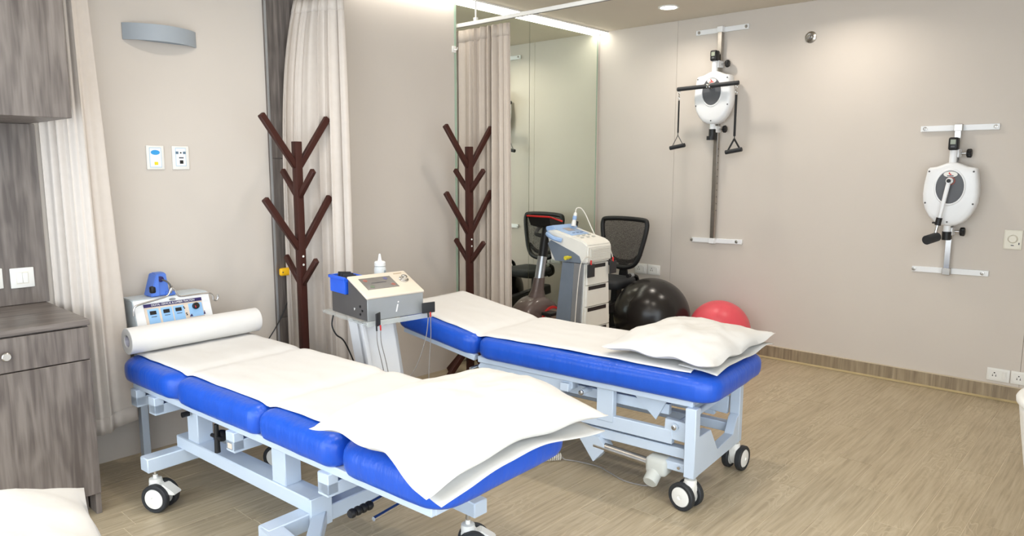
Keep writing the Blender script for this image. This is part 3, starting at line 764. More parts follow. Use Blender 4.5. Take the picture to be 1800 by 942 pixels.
# ---- farther bed
def bed_far():
    t = thing('treatment_bed', 'blue padded treatment bed farther off, with raised far section and grey motor below', 'treatment bed', (3.045, 1.485, 0), RD(5.2))
    W = .325; vs = 1.22; tilt = RD(9)
    obj('cushion', cushion(B(), -W-.005, W+.015, -.115, vs-.002, .498, .610, .048, .010, rc=.10), BLUE, t, ang=60)
    H = Matrix.Translation((0, vs, .50)) @ Matrix.Rotation(tilt, 4, 'X')
    bm = B(); cushion(bm, -W, W, .002, .60, -.002, .110, .048, .010, rc=.07); bmesh.ops.transform(bm, matrix=H, verts=bm.verts)
    obj('cushion', bm, BLUE, t, ang=60)
    bm = B()
    for s in (-1, 1): bar(bm, (s*.275, -.005, .483), (s*.275, vs-.01, .483), .036, .034)
    for v in (.012, vs-.03): bar(bm, (-.275, v, .483), (.275, v, .483), .034, .034)
    obj('top_frame', bm, FRAME, t)
    bm = B()
    for s in (-1, 1): bar(bm, (s*.275, .01, -.017), (s*.275, .55, -.017), .036, .032)
    bar(bm, (-.275, .54, -.017), (.275, .54, -.017), .034, .032)
    bmesh.ops.transform(bm, matrix=H, verts=bm.verts); obj('raised_frame', bm, FRAME, t)
    # near end: two legs and the notched end plate
    for a, b in ((-.312, -.262), (.228, .273)): obj('leg', b2(B(), (a, -.03, .150), (b, .02, .466), .003, 1), FRAME, t)
    prof = [(-.27, .15), (.235, .15), (.235, .30), (.20, .285), (.155, .215), (-.04, .205), (-.085, .265), (-.13, .325), (-.27, .33)]
    obj('end_plate', prism(B(), prof, 'y', -.028, .016, .002), FRAME, t)
    # side plates under the frame
    for s in (-1, 1):
        obj('side_plate', prism(B(), [(vs-.02, .464), (vs+.0, .44), (vs-.02, .40), (.66, .405), (.62, .43), (.62, .464)], 'x', s*.272-.006, s*.272+.006, .001), FRAME, t)
        bm = B(); bar(bm, (s*.245, .03, .33), (s*.245, .14, .335), .03, .09); bar(bm, (s*.248, .10, .298), (s*.248, 1.05, .298), .03, .066)
        obj('lift_arm', bm, FRAME, t)
        obj('base_beam', bar(B(), (s*.225, .02, .228), (s*.225, 1.10, .228), .05, .046), FRAME, t)
        obj('far_leg', b2(B(), (s*.293, 1.05, .150), (s*.243, 1.10, .30), .003, 1), FRAME, t)
        obj('inner_plate', prism(B(), [(.14, .462), (.20, .35), (.33, .462)], 'x', s*.22-.005, s*.22+.005), FRAME, t, smooth=False)
        obj('upper_arm', bar(B(), (s*.20, .14, .405), (s*.20, .72, .405), .028, .05), FRAME, t)
    obj('pivot_tube', cyl(B(), (-.275, .085, .352), (.275, .085, .352), .016, n=18), FRAME, t)
    bm = B()
    for s in (-1, 1): lathe(bm, [(0, .0), (.012, 0), (.012, .006), (.006, .007), (.006, .012), (0, .012)], 14, Matrix.Translation((s*.275, .085, .352)) @ Matrix.Rotation(s*pi/2, 4, 'Y'))
    obj('pivot_bolt', bm, STEEL, t)
    obj('cross_tube', b2(B(), (-.30, .63, .415), (.30, .68, .455), .003, 1), FRAME, t)
    obj('cross_tube', b2(B(), (-.26, 1.05, .17), (.26, 1.10, .22), .003, 1), FRAME, t)
    obj('pivot_tube', cyl(B(), (-.29, .56, .425), (.27, .56, .425), .014, n=16), FRAME, t)
    bm = B(); lathe(bm, [(0, .0), (.013, 0), (.013, .008), (.007, .009), (.007, .018), (0, .018)], 14, Matrix.Translation((-.29, .56, .425)) @ Matrix.Rotation(-pi/2, 4, 'Y')); obj('pivot_bolt', bm, STEEL, t)
    obj('drop_bracket', b2(B(), (-.268, .40, .30), (-.232, .49, .462), .003, 1), FRAME, t)
    obj('hinge_bolt', cyl(B(), (-.33, vs+.01, .435), (-.25, vs+.01, .435), .008, n=12), STEEL, t)
    # triangular actuator bracket, actuator tube and motor
    obj('actuator_bracket', prism(B(), [(.60, .215), (.47, .215), (.43, .165), (.50, .085)], 'x', -.275, -.20, .002), FRAME, t)
    obj('actuator_tube', cyl(B(), (-.255, .50, .168), (-.255, .20, .150), .021, n=20), GALV, t)
    m = obj('motor', box(B(), (-.25, .165, .150), (.085, .105, .085), .020, 3), MOTORG, t)
    obj('motor_can', lathe(B(), [(0, 0), (.030, 0), (.034, .006), (.034, .085), (.036, .10), (0, .10)], 24, Matrix.Translation((-.32, .175, .085)) @ Matrix.Rotation(RD(58), 4, 'Y')), MOTORG, m)
    obj('motor_lug', b2(B(), (-.275, .02, .150), (-.215, .13, .19), .004, 1), FRAME, t)
    obj('lug_pin', cyl(B(), (-.285, .055, .172), (-.205, .055, .172), .007, n=12), STEEL, t)
    caster(t, (-.287, -.005, 0), RD(80))
    caster(t, (.250, -.005, 0), RD(-5))
    caster(t, (-.268, 1.075, 0), RD(30)); caster(t, (.268, 1.075, 0), RD(100))
bed_far()
def far_top(y):
    return .622 if y < 1.22 else .622+(y-1.22)*math.tan(RD(9))
sheet('paper_sheet', 'white paper sheet lying along the farther blue bed under its pillow', XF, -.27, .29, .02, 1.80, far_top, (1.22,), 9.0)

# power and control cables on the floor by the farther bed
tag(obj('motor_cable', tube(B(), [(2.785, 1.66, .09), (2.82, 1.70, .02), (2.815, 1.735, .005), (2.80, 1.83, .005), (2.83, 1.93, .005), (2.85, 2.02, .005), (2.83, 2.13, .005), (2.80, 2.19, .008), (2.795, 2.20, .022)], .0035, 6), CABLEG), 'thin grey motor cable curving over the floor under the farther bed', 'cable')
def coil_cable():
    bm = B(); n = 11; pts = []
    a = Vector((2.79, 2.205, .022)); b = Vector((2.70, 2.275, .022)); d = (b-a); s = d.normalized().cross(Vector((0, 0, 1)))
    for i in range(n*10+1):
        f = i/(n*10); an = 2*pi*n*f
        pts.append(a.lerp(b, f)+s*cos(an)*.017+Vector((0, 0, 1))*sin(an)*.017)
    tube(bm, pts, .0032, 6, k=0)
    tag(obj('coiled_cable', bm, CABLEW), 'white coiled handset cable lying on the floor behind the nearer pillow', 'cable')
coil_cable()

# ---- third bed: its white pillow enters at the lower left corner
def bed_third():
    t = thing('treatment_bed', 'blue treatment bed in front of the camera below the lower left picture corner', 'treatment bed', (.06, 1.86, 0), 0)
    W = .30
    for a, b in ((-1.95, -1.0), (-.998, -.0)):
        obj('cushion', cushion(B(), -W, W, a, b, .47, .575, .045, .008, rc=.07), BLUE, t, ang=60)
    bm = B()
    for s in (-1, 1): bar(bm, (s*.25, -1.9, .453), (s*.25, -.06, .453), .034, .034)
    for v in (-1.9, -.06): bar(bm, (-.25, v, .453), (.25, v, .453), .034, .034)
    obj('top_frame', bm, FRAME, t)
    for s in (-1, 1):
        for v in (-1.75, -.22): obj('leg', b2(B(), (s*.25-.022, v-.022, .150), (s*.25+.022, v+.022, .437), .003, 1), FRAME, t); caster(t, (s*.25, v, 0), RD(-30*s))
    pillow('pillow', 'white pillow corner at the lower left picture edge', bedX(.17, 1.79, RD(-6)) @ Matrix.Translation((0, 0, .592)), .375, .32, .19, 3.3)
bed_third()

# ================================================================== TRACTION UNIT (behind the nearer bed)
def traction():
    t = thing('traction_machine', 'grey-white traction machine with sloped blue control panel and hook arm behind the paper roll', 'medical device', (1.495, 3.72, -.022), RD(1))
    hw = .19
    prof = [(-.06, .66), (.14, .66), (.14, .868), (.01, .872), (-.012, .868), (-.06, .735)]
    obj('housing', prism(B(), prof, 'x', -hw, hw, .004), mat('traction_housing', (196, 206, 212), .4, var=.02), t)
    # panel plate on the slope
    a = Vector((0, -.060, .735)); b = Vector((0, -.012, .868)); d = (b-a).normalized(); nrm = Vector((0, -d.z, d.y))
    mid = (a+b)/2
    X = basis(mid+nrm*.0015, (1, 0, 0), d, nrm)
    L = (b-a).length
    def pl(name, u, v, w, h, m, up=.001, par=None, th=.002):
        return obj(name, box(B(), (u, v, up), (w, h, th), 0, 1, X), m, par or t, smooth=False)
    bz = pl('front_panel', 0, 0, hw*2-.004, L-.006, WHITEM, .001)
    pl('control_field', .0, -.012, .29, L-.046, PANELC, .0035, bz)
    for u in (-.105, -.04, .02): 
        pl('display_field', u, -.022, .054, .08, PANELB, .005, bz); pl('display', u-.002, -.002, .030, .018, BLACKP, .0075, bz, .003)
        pl('label_line', u, -.022, .026, .003, PRINTD, .0065, bz, .001)
    pl('knob_field', .106, -.016, .070, .07, PANELB, .005, bz)
    for u, v in ((.046, .006), (.049, -.001), (.054, -.028), (.056, -.036)): obj('indicator', lathe(B(), [(0, 0), (.0035, 0), (.003, .003), (0, .003)], 10, X @ Matrix.Translation((u, v, .005))), BLACKP, bz)
    obj('rotary_knob', lathe(B(), [(0, 0), (.017, 0), (.016, .016), (.012, .020), (0, .020)], 20, X @ Matrix.Translation((.106, .002, .006))), BLACKP, bz)
    obj('knob_mark', box(B(), (.098, -.004, .0265), (.004, .012, .001), 0, 1, X), REDP, bz, smooth=False)
    obj('corner_mark', prism(B(), [(.066, -.048), (.084, -.048), (.079, -.034)], 'z', .006, .007, 0, X), NAVY, bz, smooth=False)
    obj('corner_mark', prism(B(), [(.140, -.046), (.150, -.046), (.147, -.026)], 'z', .006, .007, 0, X), NAVY, bz, smooth=False)
    ti = pl('title_strip', 0, .036, .29, .017, NAVY, .0045, bz)
    text('title_lettering', 'DIGITAL CERVICAL & LUMBER TRACTION', .0145, PRINTW, ti, X @ Matrix.Translation((.0, .036, .0062)) @ Matrix.Diagonal((.80, 1, 1, 1)))
    obj('badge', lathe(B(), [(0, 0), (.012, 0), (.012, .001), (0, .0012)], 20, X @ Matrix.Translation((0, .054, .003)) @ Matrix.Diagonal((1.4, .6, 1, 1))), SILVER, t)
    # blue pulley tower
    tw = obj('pulley_tower', prism(B(), [(-.085, .874), (.005, .874), (.005, .985), (-.035, .985), (-.052, .980)], 'x', -.031, .022, .004, Matrix.Translation((-.02, .09, 0)) @ Matrix.Rotation(0, 4, 'Z')), TRBLUE, t)
    # slanted left cheek
    obj('tower_cheek', prism(B(), [(-.094, .874), (-.050, .874), (-.050, .983), (-.062, .983)], 'y', .0, .088, .003), TRBLUE, t)
    obj('tower_foot', b2(B(), (-.02, -.01, .872), (.025, .02, .892), .003, 1), TRBLUE, t)
    obj('pulley_slot', lathe(B(), [(0, 0), (.014, 0), (.014, .012), (.008, .014), (0, .014)], 20, Matrix.Translation((-.03, .036, .955)) @ RX), NAVY, tw)
    obj('cord_knob', box(B(), (-.080, .012, .908), (.026, .030, .036), .008, 2), BLACKP, tw)
    obj('rope', tube(B(), [(-.03, .015, .953), (-.016, -.006, .945), (-.004, -.018, .925), (-.006, -.02, .905)], .0045, 8), DGREY, t)
    obj('hook_arm', tube(B(), [(-.20, -.05, .80), (-.196, -.05, .838), (-.17, -.05, .853), (-.06, -.05, .872), (-.03, -.05, .885), (-.016, -.05, .912), (.0, -.05, .912), (.012, -.05, .885), (.03, -.05, .868), (.10, -.05, .868), (.175, -.05, .866), (.196, -.05, .852), (.200, -.05, .830), (.214, -.05, .822), (.224, -.05, .836), (.222, -.05, .852)], .0045, 8), STEEL, t)
    obj('hook_link', tube(B(), [(-.012, -.05, .912), (-.004, -.04, .924), (-.008, -.03, .90), (-.014, -.046, .89)], .003, 6, closed=True), STEEL, t)
    # stand below
    for s in (-1, 1): obj('stand_leg', b2(B(), (s*.15-.018, .03, .022), (s*.15+.018, .07, .66), .002, 1), FRAME, t)
    obj('stand_shelf', b2(B(), (-.18, -.04, .635), (.18, .13, .66), .002, 1), FRAME, t)
    obj('stand_brace', b2(B(), (-.15, .04, .39), (.15, .06, .47), .002, 1), FRAME, t)
traction()

# ================================================================== ELECTROTHERAPY STAND
def ift():
    rz = RD(-6)
    base = (2.235, 2.87, 0)
    t = thing('device_stand', 'white slanted stand with clear acrylic shelf between the two beds', 'stand', base, rz)
    bm = prism(B(), [(.02, .716), (.26, .716), (.20, .03), (.10, .03)], 'x', -.0, .0)if False else B()
    # slanted white board (leans to the right going down) with returned edges
    prism(bm, [(-.125, .716), (.085, .716), (.19, .03), (-.02, .03)], 'y', .10, .13, .002)
    obj('board', bm, WHITEM, t)
    bm = B(); prism(bm, [(-.125, .716), (-.105, .716), (0, .03), (-.02, .03)], 'y', .08, .22, .002); obj('board_edge', bm, WHITEM, t)
    bm = B(); prism(bm, [(.065, .716), (.085, .716), (.19, .03), (.17, .03)], 'y', .10, .22, .002); obj('board_edge', bm, WHITEM, t)
    obj('foot_plate', b2(B(), (-.12, -.04, 0), (.30, .30, .03), .006, 2), WHITEM, t)
    sh = obj('shelf', b2(B(), (-.150, -.02, .718), (.235, .45, .736), .003, 2), ACRYL, t)
    obj('shelf_rim', b2(B(), (-.152, -.024, .716), (.237, -.0185, .742), .001, 1), ACRYL, t)
    # device
    d = thing('electrotherapy_device', 'electrotherapy unit with beige sloped top and grey screen on the acrylic shelf', 'medical device', (base[0], base[1], .736), rz)
    W0, W1 = -.135, .195; D = .365; PD = .19
    obj('front_panel', b2(B(), (W0, .0, .004), (W1, .006, .118), .001, 1), mat('front_silver', (166, 170, 172), .35, .25, var=.03), d)
    obj('housing', prism(B(), [(.006, .004), (D, .004), (D, .112), (PD, .112), (PD, .198), (.006, .118)], 'x', W0, W1, .002), DGREY, d)
    sl = Vector((0, PD-.006, .080)).normalized(); nn = Vector((0, -sl.z, sl.y))
    X = basis(Vector(((W0+W1)/2, (PD+.006)/2, .158))+nn*.004, (1, 0, 0), sl, nn)
    obj('top_panel', box(B(), (0, -.004, 0), (W1-W0+.012, .214, .014), .006, 3, X), BEIGEP, d)
    sc = obj('screen', box(B(), (-.035, .010, .0072), (.185, .108, .002), .0006, 1, X), SCREEN, d)
    for u, v, c in ((-.10, .040, (150, 84, 72)), (.02, .044, (84, 84, 132)), (-.09, -.020, (98, 116, 92)), (.035, -.018, (150, 84, 72))):
        obj('screen_spot', lathe(B(), [(0, 0), (.012, 0), (.012, .0006), (0, .0006)], 18, X @ Matrix.Translation((u, v, .0082))), mat('spot_%d_%d' % (c[0], c[2]), c, .3), sc)
    obj('screen_text', box(B(), (-.035, .012, .0086), (.085, .005, .0005), 0, 1, X), PRINTD, sc, smooth=False)
    obj('control_knob', lathe(B(), [(0, 0), (.026, 0), (.026, .006), (.018, .008), (.017, .022), (.012, .025), (0, .025)], 24, X @ Matrix.Translation((.115, .012, .007))), STEEL, d)
    obj('brand_line', box(B(), (.115, .078, .0076), (.05, .006, .0008), 0, 1, X), mat('gold_print', (180, 160, 130), .5), d, smooth=False)
    text('front_emblem', 'i', .085, PRINTW, d, basis((.03, -.0008, .058), (1, 0, 0), (0, 0, 1), (0, -1, 0)), shear=.25)
    text('side_lettering', 'v', .030, PRINTW, d, basis((W0-.0008, .13, .05), (0, -1, 0), (0, 0, 1), (-1, 0, 0)), shear=.2)
    for k in range(3): obj('side_socket', cyl(B(), (W0, .07-.02*(k % 2), .03+.02*k), (W0-.004, .07-.02*(k % 2), .03+.02*k), .006, n=12), BLACKP, d)
    obj('foot', b2(B(), (W0+.02, .03, 0), (W1-.02, .30, .005)), BLACKP, d, smooth=False)
    # blue bin hooked on the left rear of the unit
    Xd = bedX(base[0], base[1], rz)
    b = thing('plastic_bin', 'small bright blue plastic bin hung on the electrotherapy unit', 'bin'); b.matrix_world = Xd @ Matrix.Translation((-.090, .285, .850))
    bx, by, bz = .050, .075, .085
    bm = B()
    th = .004
    def wall(p): prism(bm, *p)
    b2(bm, (-bx, -by, 0), (bx, by, th)); 
    b2(bm, (-bx-.006, -by, 0), (-bx, by, bz), .001, 1); b2(bm, (bx, -by, 0), (bx+.006, by, bz), .001, 1)
    b2(bm, (-bx, -by-.004, 0), (bx, -by, bz*.92), .001, 1); b2(bm, (-bx, by, 0), (bx, by+.004, bz), .001, 1)
    obj('tub', bm, BLUEP, b)
    bm = B()
    for (a, c) in (((-bx-.012, -by-.010, bz-.014), (-bx+.002, by+.01, bz+.002)), ((bx-.002, -by-.010, bz-.014), (bx+.012, by+.01, bz+.002)), ((-bx-.012, -by-.010, bz-.022), (bx+.012, -by+.002, bz-.006)), ((-bx-.012, by-.002, bz-.014), (bx+.012, by+.01, bz+.002))):
        b2(bm, a, c, .002, 1)
    obj('rim', bm, BLUEP, b)
    for sx in (-1, 1): obj('corner_rib', b2(B(), (sx*(bx+.002)-.006, -by-.009, .0), (sx*(bx+.002)+.006, -by-.003, bz-.02), .001, 1), BLUEP, b)
    for k in range(3):
        pd = obj('rubber_pad', box(B(), (0, 0, 0), (.075, .006, .07), .002, 1), RUBBER)
        pd.matrix_world = Xd @ Matrix.Translation((-.088, .255+.03*k, .908+.004*k)) @ Matrix.Rotation(RD(-14+6*k), 4, 'X') @ Matrix.Rotation(RD(6), 4, 'Y')
        tag(pd, ('front', 'middle', 'rear')[k]+'most black rubber pad standing in the small blue bin' if k != 1 else 'middle one of three black rubber pads standing in the small blue bin', 'electrode pad', 'rubber pads in the blue bin')
    # gel bottle
    g = thing('gel_bottle', 'white squeeze bottle with pointed nozzle behind the electrotherapy unit', 'bottle'); g.matrix_world = Xd @ Matrix.Translation((.185, .405, .736))
    obj('body', lathe(B(), [(0, 0), (.030, 0), (.033, .004), (.033, .195), (.030, .208), (.020, .214), (0, .214)], 28), mat('bottle_white', (232, 238, 240), .35), g)
    obj('cap', lathe(B(), [(.031, .212), (.031, .232), (.026, .238), (.012, .241), (.009, .255), (.006, .272), (.004, .280), (0, .280)], 24), mat('bottle_cap', (240, 242, 242), .4), g)
    text('label_print', 'gel', .03, PRINTD, g, basis((.012, -.0335, .165), (1, .25, 0), (0, 0, 1), (.25, -1, 0))) if False else None
    obj('label_print', grid(B(), lambda u, v: Vector((.0334*sin(.15+u*.9), -.0334*cos(.15+u*.9), .13+.06*v)), 10, 2), mat('bottle_label', (176, 190, 200), .5, var=.5, scale=60), g)
    # two electrode pads clipped at the shelf front with their wires
    def pad(px, py, pz, w, h, tilt, label, wires):
        e = thing('electrode_pad', label, 'electrode pad'); e.matrix_world = Xd @ Matrix.Translation((px, py, pz))
        obj('pad', box(B(), (0, 0, 0), (w, .006, h), .003, 2, Matrix.Rotation(tilt, 4, 'Z')), RUBBER, e)
        for i, (dx, pts) in enumerate(wires):
            p = obj('plug', cyl(B(), (dx, -.006, -h/2-.022), (dx, -.004, -h/2+.004), .004, n=10), REDP if i else BLACKP, e)
            obj('wire', tube(B(), [(dx, -.006, -h/2-.02)]+pts, .0022, 6), CABLEG, e)
    pad(-.105, -.046, .754, .052, .066, RD(35), 'black rubber electrode pad clipped at the left front of the acrylic shelf',
        [(-.012, [(-.008, -.004, -.12), (.02, .0, -.24), (.055, .01, -.40), (.06, .02, -.56)]), (.010, [(.014, -.003, -.12), (.045, .002, -.24), (.075, .01, -.40), (.08, .02, -.56)])])
    pad(.205, -.034, .772, .078, .056, RD(-4), 'black rubber electrode pad at the right front corner of the acrylic shelf',
        [(-.006, [(-.02, .0, -.16), (-.055, .03, -.30), (-.085, .08, -.40), (-.10, .10, -.52)]), (.008, [(.012, .0, -.16), (.0, .0, -.30), (-.005, .01, -.50), (-.01, .02, -.62)])])
    tag(obj('device_cable', tube(B(), [Xd @ Vector(p) for p in ((-.165, .30, .73), (-.18, .29, .68), (-.165, .275, .63), (-.12, .265, .58), (-.05, .26, .40), (.0, .25, .20))], .004, 8), BLACKP), 'black mains cable hanging behind the white device stand', 'cable')
ift()

# ================================================================== WALL ERGOMETERS
def ergometer(yc, zt, zb, zbody, variant, label):
    # local: x to the left along the wall as seen (world +y), built facing -x; root on the wall
    t = thing('arm_ergometer', label, 'exercise machine', (XR, yc, zbody))
    def zz(v): return v-zbody
    tiltb = .012
    for z, s in ((zt, 1), (zb, -1)):
        b = obj('wall_bar', box(B(), (-.009, 0, zz(z)), (.016, .448, .038), .002, 1, Matrix.Rotation(-.006 if s > 0 else -.02, 4, 'X')), WHITEM, t)
        for q in (-1, 1): obj('bolt', lathe(B(), [(0, 0), (.013, 0), (.012, .004), (.006, .005), (.005, .010), (0, .010)], 14, Matrix.Translation((-.017, q*.200, zz(z)-q*(.0012 if s > 0 else .004))) @ Matrix.Rotation(-pi/2, 4, 'Y')), GALV, b)
    obj('rail', b2(B(), (-.052, -.019, zz(zb)-.025), (-.019, .019, zz(zt)+.022), .003, 1), GALV if variant == 1 else STEEL, t)
    bm = B()
    k = zb+.25
    while k < zt-.9 and variant == 1: 
        cyl(bm, (-.036, -.0185, zz(k)), (-.036, -.0200, zz(k)), .005, n=10); k += .055
    if variant == 1: obj('rail_holes', bm, BLACKP, t)
    for z in (zt, zb): obj('rail_clamp', b2(B(), (-.056, -.024, zz(z)-.022), (-.018, .024, zz(z)+.022), .002, 1), WHITEM if variant == 1 else GALV, t)
    # body outline
    half = [(0, .205), (.030, .200), (.060, .187), (.088, .176), (.128, .170), (.139, .160), (.146, .120), (.155, .060), (.158, .0), (.153, -.055), (.138, -.105), (.112, -.150), (.078, -.185), (.040, -.203), (0, -.208)]
    out = [(y, z) for y, z in half]+[(-y, z) for y, z in half[-2:0:-1]]
    def ring(x, k, dz=0): return [Vector((x, y*k, z*k+dz)) for y, z in out]
    xb, xf = -.062, -.150
    obj('shell', loft(B(), [ring(xb, .96), ring(xb-.006, 1.0), ring(xf+.030, 1.0), ring(xf+.012, .975), ring(xf+.004, .92), ring(xf, .80)]), WHITEM, t, ang=50)
    ov = Matrix.Translation((xf-.001, 0, .045)) @ Matrix.Rotation(-pi/2, 4, 'Y') @ Matrix.Diagonal((1.32, 1, 1, 1))
    obj('cover_disc', lathe(B(), [(0, 0), (.080, 0), (.078, .004), (0, .006)], 40, ov), GREYEL, t)
    obj('cover_rim', lathe(B(), [(.080, -.002), (.092, -.002), (.086, .004), (.080, .003), (.080, -.002)], 40, ov), WHITEM, t)
    bd = obj('badge', lathe(B(), [(0, 0), (.034, 0), (.033, .002), (0, .002)], 28, Matrix.Translation((xf-.006, 0, .127)) @ Matrix.Rotation(-pi/2, 4, 'Y') @ Matrix.Diagonal((.56, 1.18, 1, 1))), WHITEP, t)
    obj('badge_mark', prism(B(), [(-.010, -.006), (.002, -.009), (.012, .004), (.003, .012), (.004, .002)], 'x', xf-.0095, xf-.0085, 0, Matrix.Translation((0, 0, .131))), REDP, bd, smooth=False)
    obj('badge_mark', box(B(), (xf-.009, 0, .117), (.001, .036, .006)), PRINTD if variant == 2 else REDP, bd, smooth=False)
    for y, z in ((.125, .145), (-.125, .145), (.135, -.06), (-.135, -.06), (0, -.18)):
        obj('screw', lathe(B(), [(0, 0), (.006, 0), (.005, .003), (0, .003)], 10, Matrix.Translation((xf+.003, y, z)) @ Matrix.Rotation(-pi/2, 4, 'Y')), DGREY, t)
    # top tube with console, bottom tube with collar
    obj('top_tube', cyl(B(), (-.105, .004, .18), (-.105, .004, .285), .0215, n=22), WHITEM, t)
    co = obj('console', box(B(), (-.112, .004, .322), (.062, .056, .082), .012, 3), BLACKP, t)
    obj('display', box(B(), (-.1435, .004, .333), (.003, .030, .030), .001, 1), LCD, co)
    obj('display_button', box(B(), (-.1435, .004, .304), (.003, .022, .010), .001, 1), GREYEL, co)
    obj('bottom_tube', cyl(B(), (-.105, .004, -.19), (-.105, .004, -.265), .0215, n=22), WHITEM, t)
    obj('bottom_collar', cyl(B(), (-.105, .004, -.245), (-.105, .004, -.300), .027, n=22), BLACKP, t)
    if variant == 1: obj('collar_foot', cyl(B(), (-.105, .012, -.300), (-.105, .012, -.330), .036, n=22), BLACKP, t)
    # slide blocks and star knobs
    for z in (.262, -.245):
        obj('slide_block', b2(B(), (-.10, -.026, z-.026), (-.015, .026, z+.026), .003, 1), WHITEM, t)
        k = obj('knob_stem', cyl(B(), (-.052, -.02, z), (-.052, -.065, z), .007, n=12), STEEL, t)
        bm = B()
        N = 40; loops = []
        for y, kk in ((-.060, .7), (-.063, .95), (-.082, 1.0), (-.088, .9), (-.090, .6)):
            loops.append([Vector((-.052+cos(2*pi*i/N)*(.026+.003*cos(8*2*pi*i/N))*kk, y, z+sin(2*pi*i/N)*(.026+.003*cos(8*2*pi*i/N))*kk)) for i in range(N)])
        loft(bm, loops); obj('knob', bm, BLACKP, t, ang=60)
    obj('hub', lathe(B(), [(0, 0), (.021, 0), (.021, .022), (.017, .026), (0, .026)], 24, Matrix.Translation((xf-.004, 0, .085 if variant == 2 else .085)) @ Matrix.Rotation(-pi/2, 4, 'Y')), STEEL if variant == 1 else WHITEM, t)
    if variant == 2:
        obj('hub_ring', lathe(B(), [(.020, 0), (.026, 0), (.026, .008), (.020, .009), (.020, 0)], 24, Matrix.Translation((xf-.003, -.004, .085)) @ Matrix.Rotation(-pi/2, 4, 'Y')), mat('rust_ring', (150, 80, 70), .5), t)
        a = Vector((xf-.034, .0, .086)); b = Vector((xf-.040, .038, -.17))
        obj('crank_arm', bar(B(), a+(a-b).normalized()*.016, b, .024, .024, .006), WHITEM, t)
        obj('crank_pin', cyl(B(), (xf-.045, 0, .086), (xf-.05, 0, .086), .012, n=18), BLACKP, t)
        s = obj('crank_sleeve', cyl(B(), a.lerp(b, .93), a.lerp(b, 1.12), .018, n=20), BLACKP, t)
        obj('sleeve_screw', cyl(B(), a.lerp(b, 1.06)+Vector((0, .01, 0)), a.lerp(b, 1.06)+Vector((0, .034, 0)), .006, n=10), BLACKP, s)
        c = a.lerp(b, 1.44)
        obj('crank_rod', cyl(B(), a.lerp(b, 1.1), c, .0095, n=16), STEEL, t)
        obj('crank_grip', cyl(B(), c+Vector((.01, -.012, .006)), c+Vector((-.085, .026, -.012)), .030, n=24), RUBBER, t)
    else:
        zb_ = .085
        obj('bar_clamp', b2(B(), (xf-.066, -.016, zb_-.016), (xf-.026, .016, zb_+.016), .004, 2), STEEL, t)
        p0 = Vector((xf-.052, .272, zb_-.010)); p1 = Vector((xf-.048, -.245, zb_+.006))
        obj('grip_bar', cyl(B(), p0, p1, .0165, n=20), RUBBER, t)
        for (pt, dx, nm) in ((p0.lerp(p1, .03), .003, 0), (p0.lerp(p1, .97), 0, 1)):
            bm = B()
            for q in range(3):
                c = pt+Vector((0, 0, -.026-.022*q)); ax = Vector((1, 0, 0)) if q % 2 else Vector((0, 1, 0))
                tube(bm, [c+Vector((0, 0, .014)), c+ax*.007, c-Vector((0, 0, .014)), c-ax*.007], .0022, 6, closed=True, k=4)
            obj('snap_link', bm, STEEL, t)
            top = pt+Vector((0, 0, -.088)); low = pt+Vector((0, .0, -.345 if nm == 0 else -.40))
            obj('strap', tube(B(), [top, top.lerp(low, .5), low], .0075 if nm == 0 else .010, 8, k=1, flat=.55), BLACKP, t)
            lo2 = low+Vector((0, 0, -.02))
            bm = B(); tube(bm, [low, lo2], .004, 6, k=1)
            ha = lo2+Vector((0, .055, -.10)); hb = lo2+Vector((0, -.052, -.082))
            rr = .0032 if nm == 0 else .007
            tube(bm, [lo2, ha], rr, 6, k=1); tube(bm, [lo2, hb], rr, 6, k=1)
            obj('handle_loop', bm, DGREY if nm == 0 else BLACKP, t)
            obj('handle_grip', cyl(B(), ha+Vector((0, .012, -.002)), hb-Vector((0, .012, -.002)), .0165, n=18), RUBBER, t)
    return t
ergometer(2.77, 2.578, .900, 2.045, 1, 'white wall-mounted pulley exerciser with black handles, farther along the right wall')
ergometer(1.075, 1.757, .815, 1.330, 2, 'white wall-mounted arm ergometer with single crank, nearer along the right wall')

# ================================================================== BALLS
def ball(name, label, c, r, m):
    t = thing(name, label, 'exercise ball', (c[0], c[1], 0))
    prof = []
    N = 64
    for i in range(N+1):
        a = pi*i/N; rr = r*(1+(.0012 if (i % 3 == 0 and 14 < i < 50) else 0))
        prof.append((rr*sin(a) if 0 < i < N else 0, r*cos(a)*.985))
    X = Matrix.Translation((0, 0, r*.985)) @ Matrix.Rotation(RD(20), 4, 'X')
    bm = lathe(B(), prof, 64, X); zmin = min(v.co.z for v in bm.verts); bmesh.ops.translate(bm, vec=(0, 0, -zmin), verts=bm.verts)
    obj('ball', bm, m, t, ang=80)
    obj('valve_plug', lathe(B(), [(0, r*.984), (.012, r*.984), (.010, r*.989), (0, r*.99)], 16, X), m, t)
ball('exercise_ball', 'large shiny black exercise ball on the floor by the right wall', (5.03, 3.055), .308, BLACKB)
ball('exercise_ball', 'smaller pink exercise ball beside the black one, behind the pillow', (5.185, 2.535), .237, PINKB)

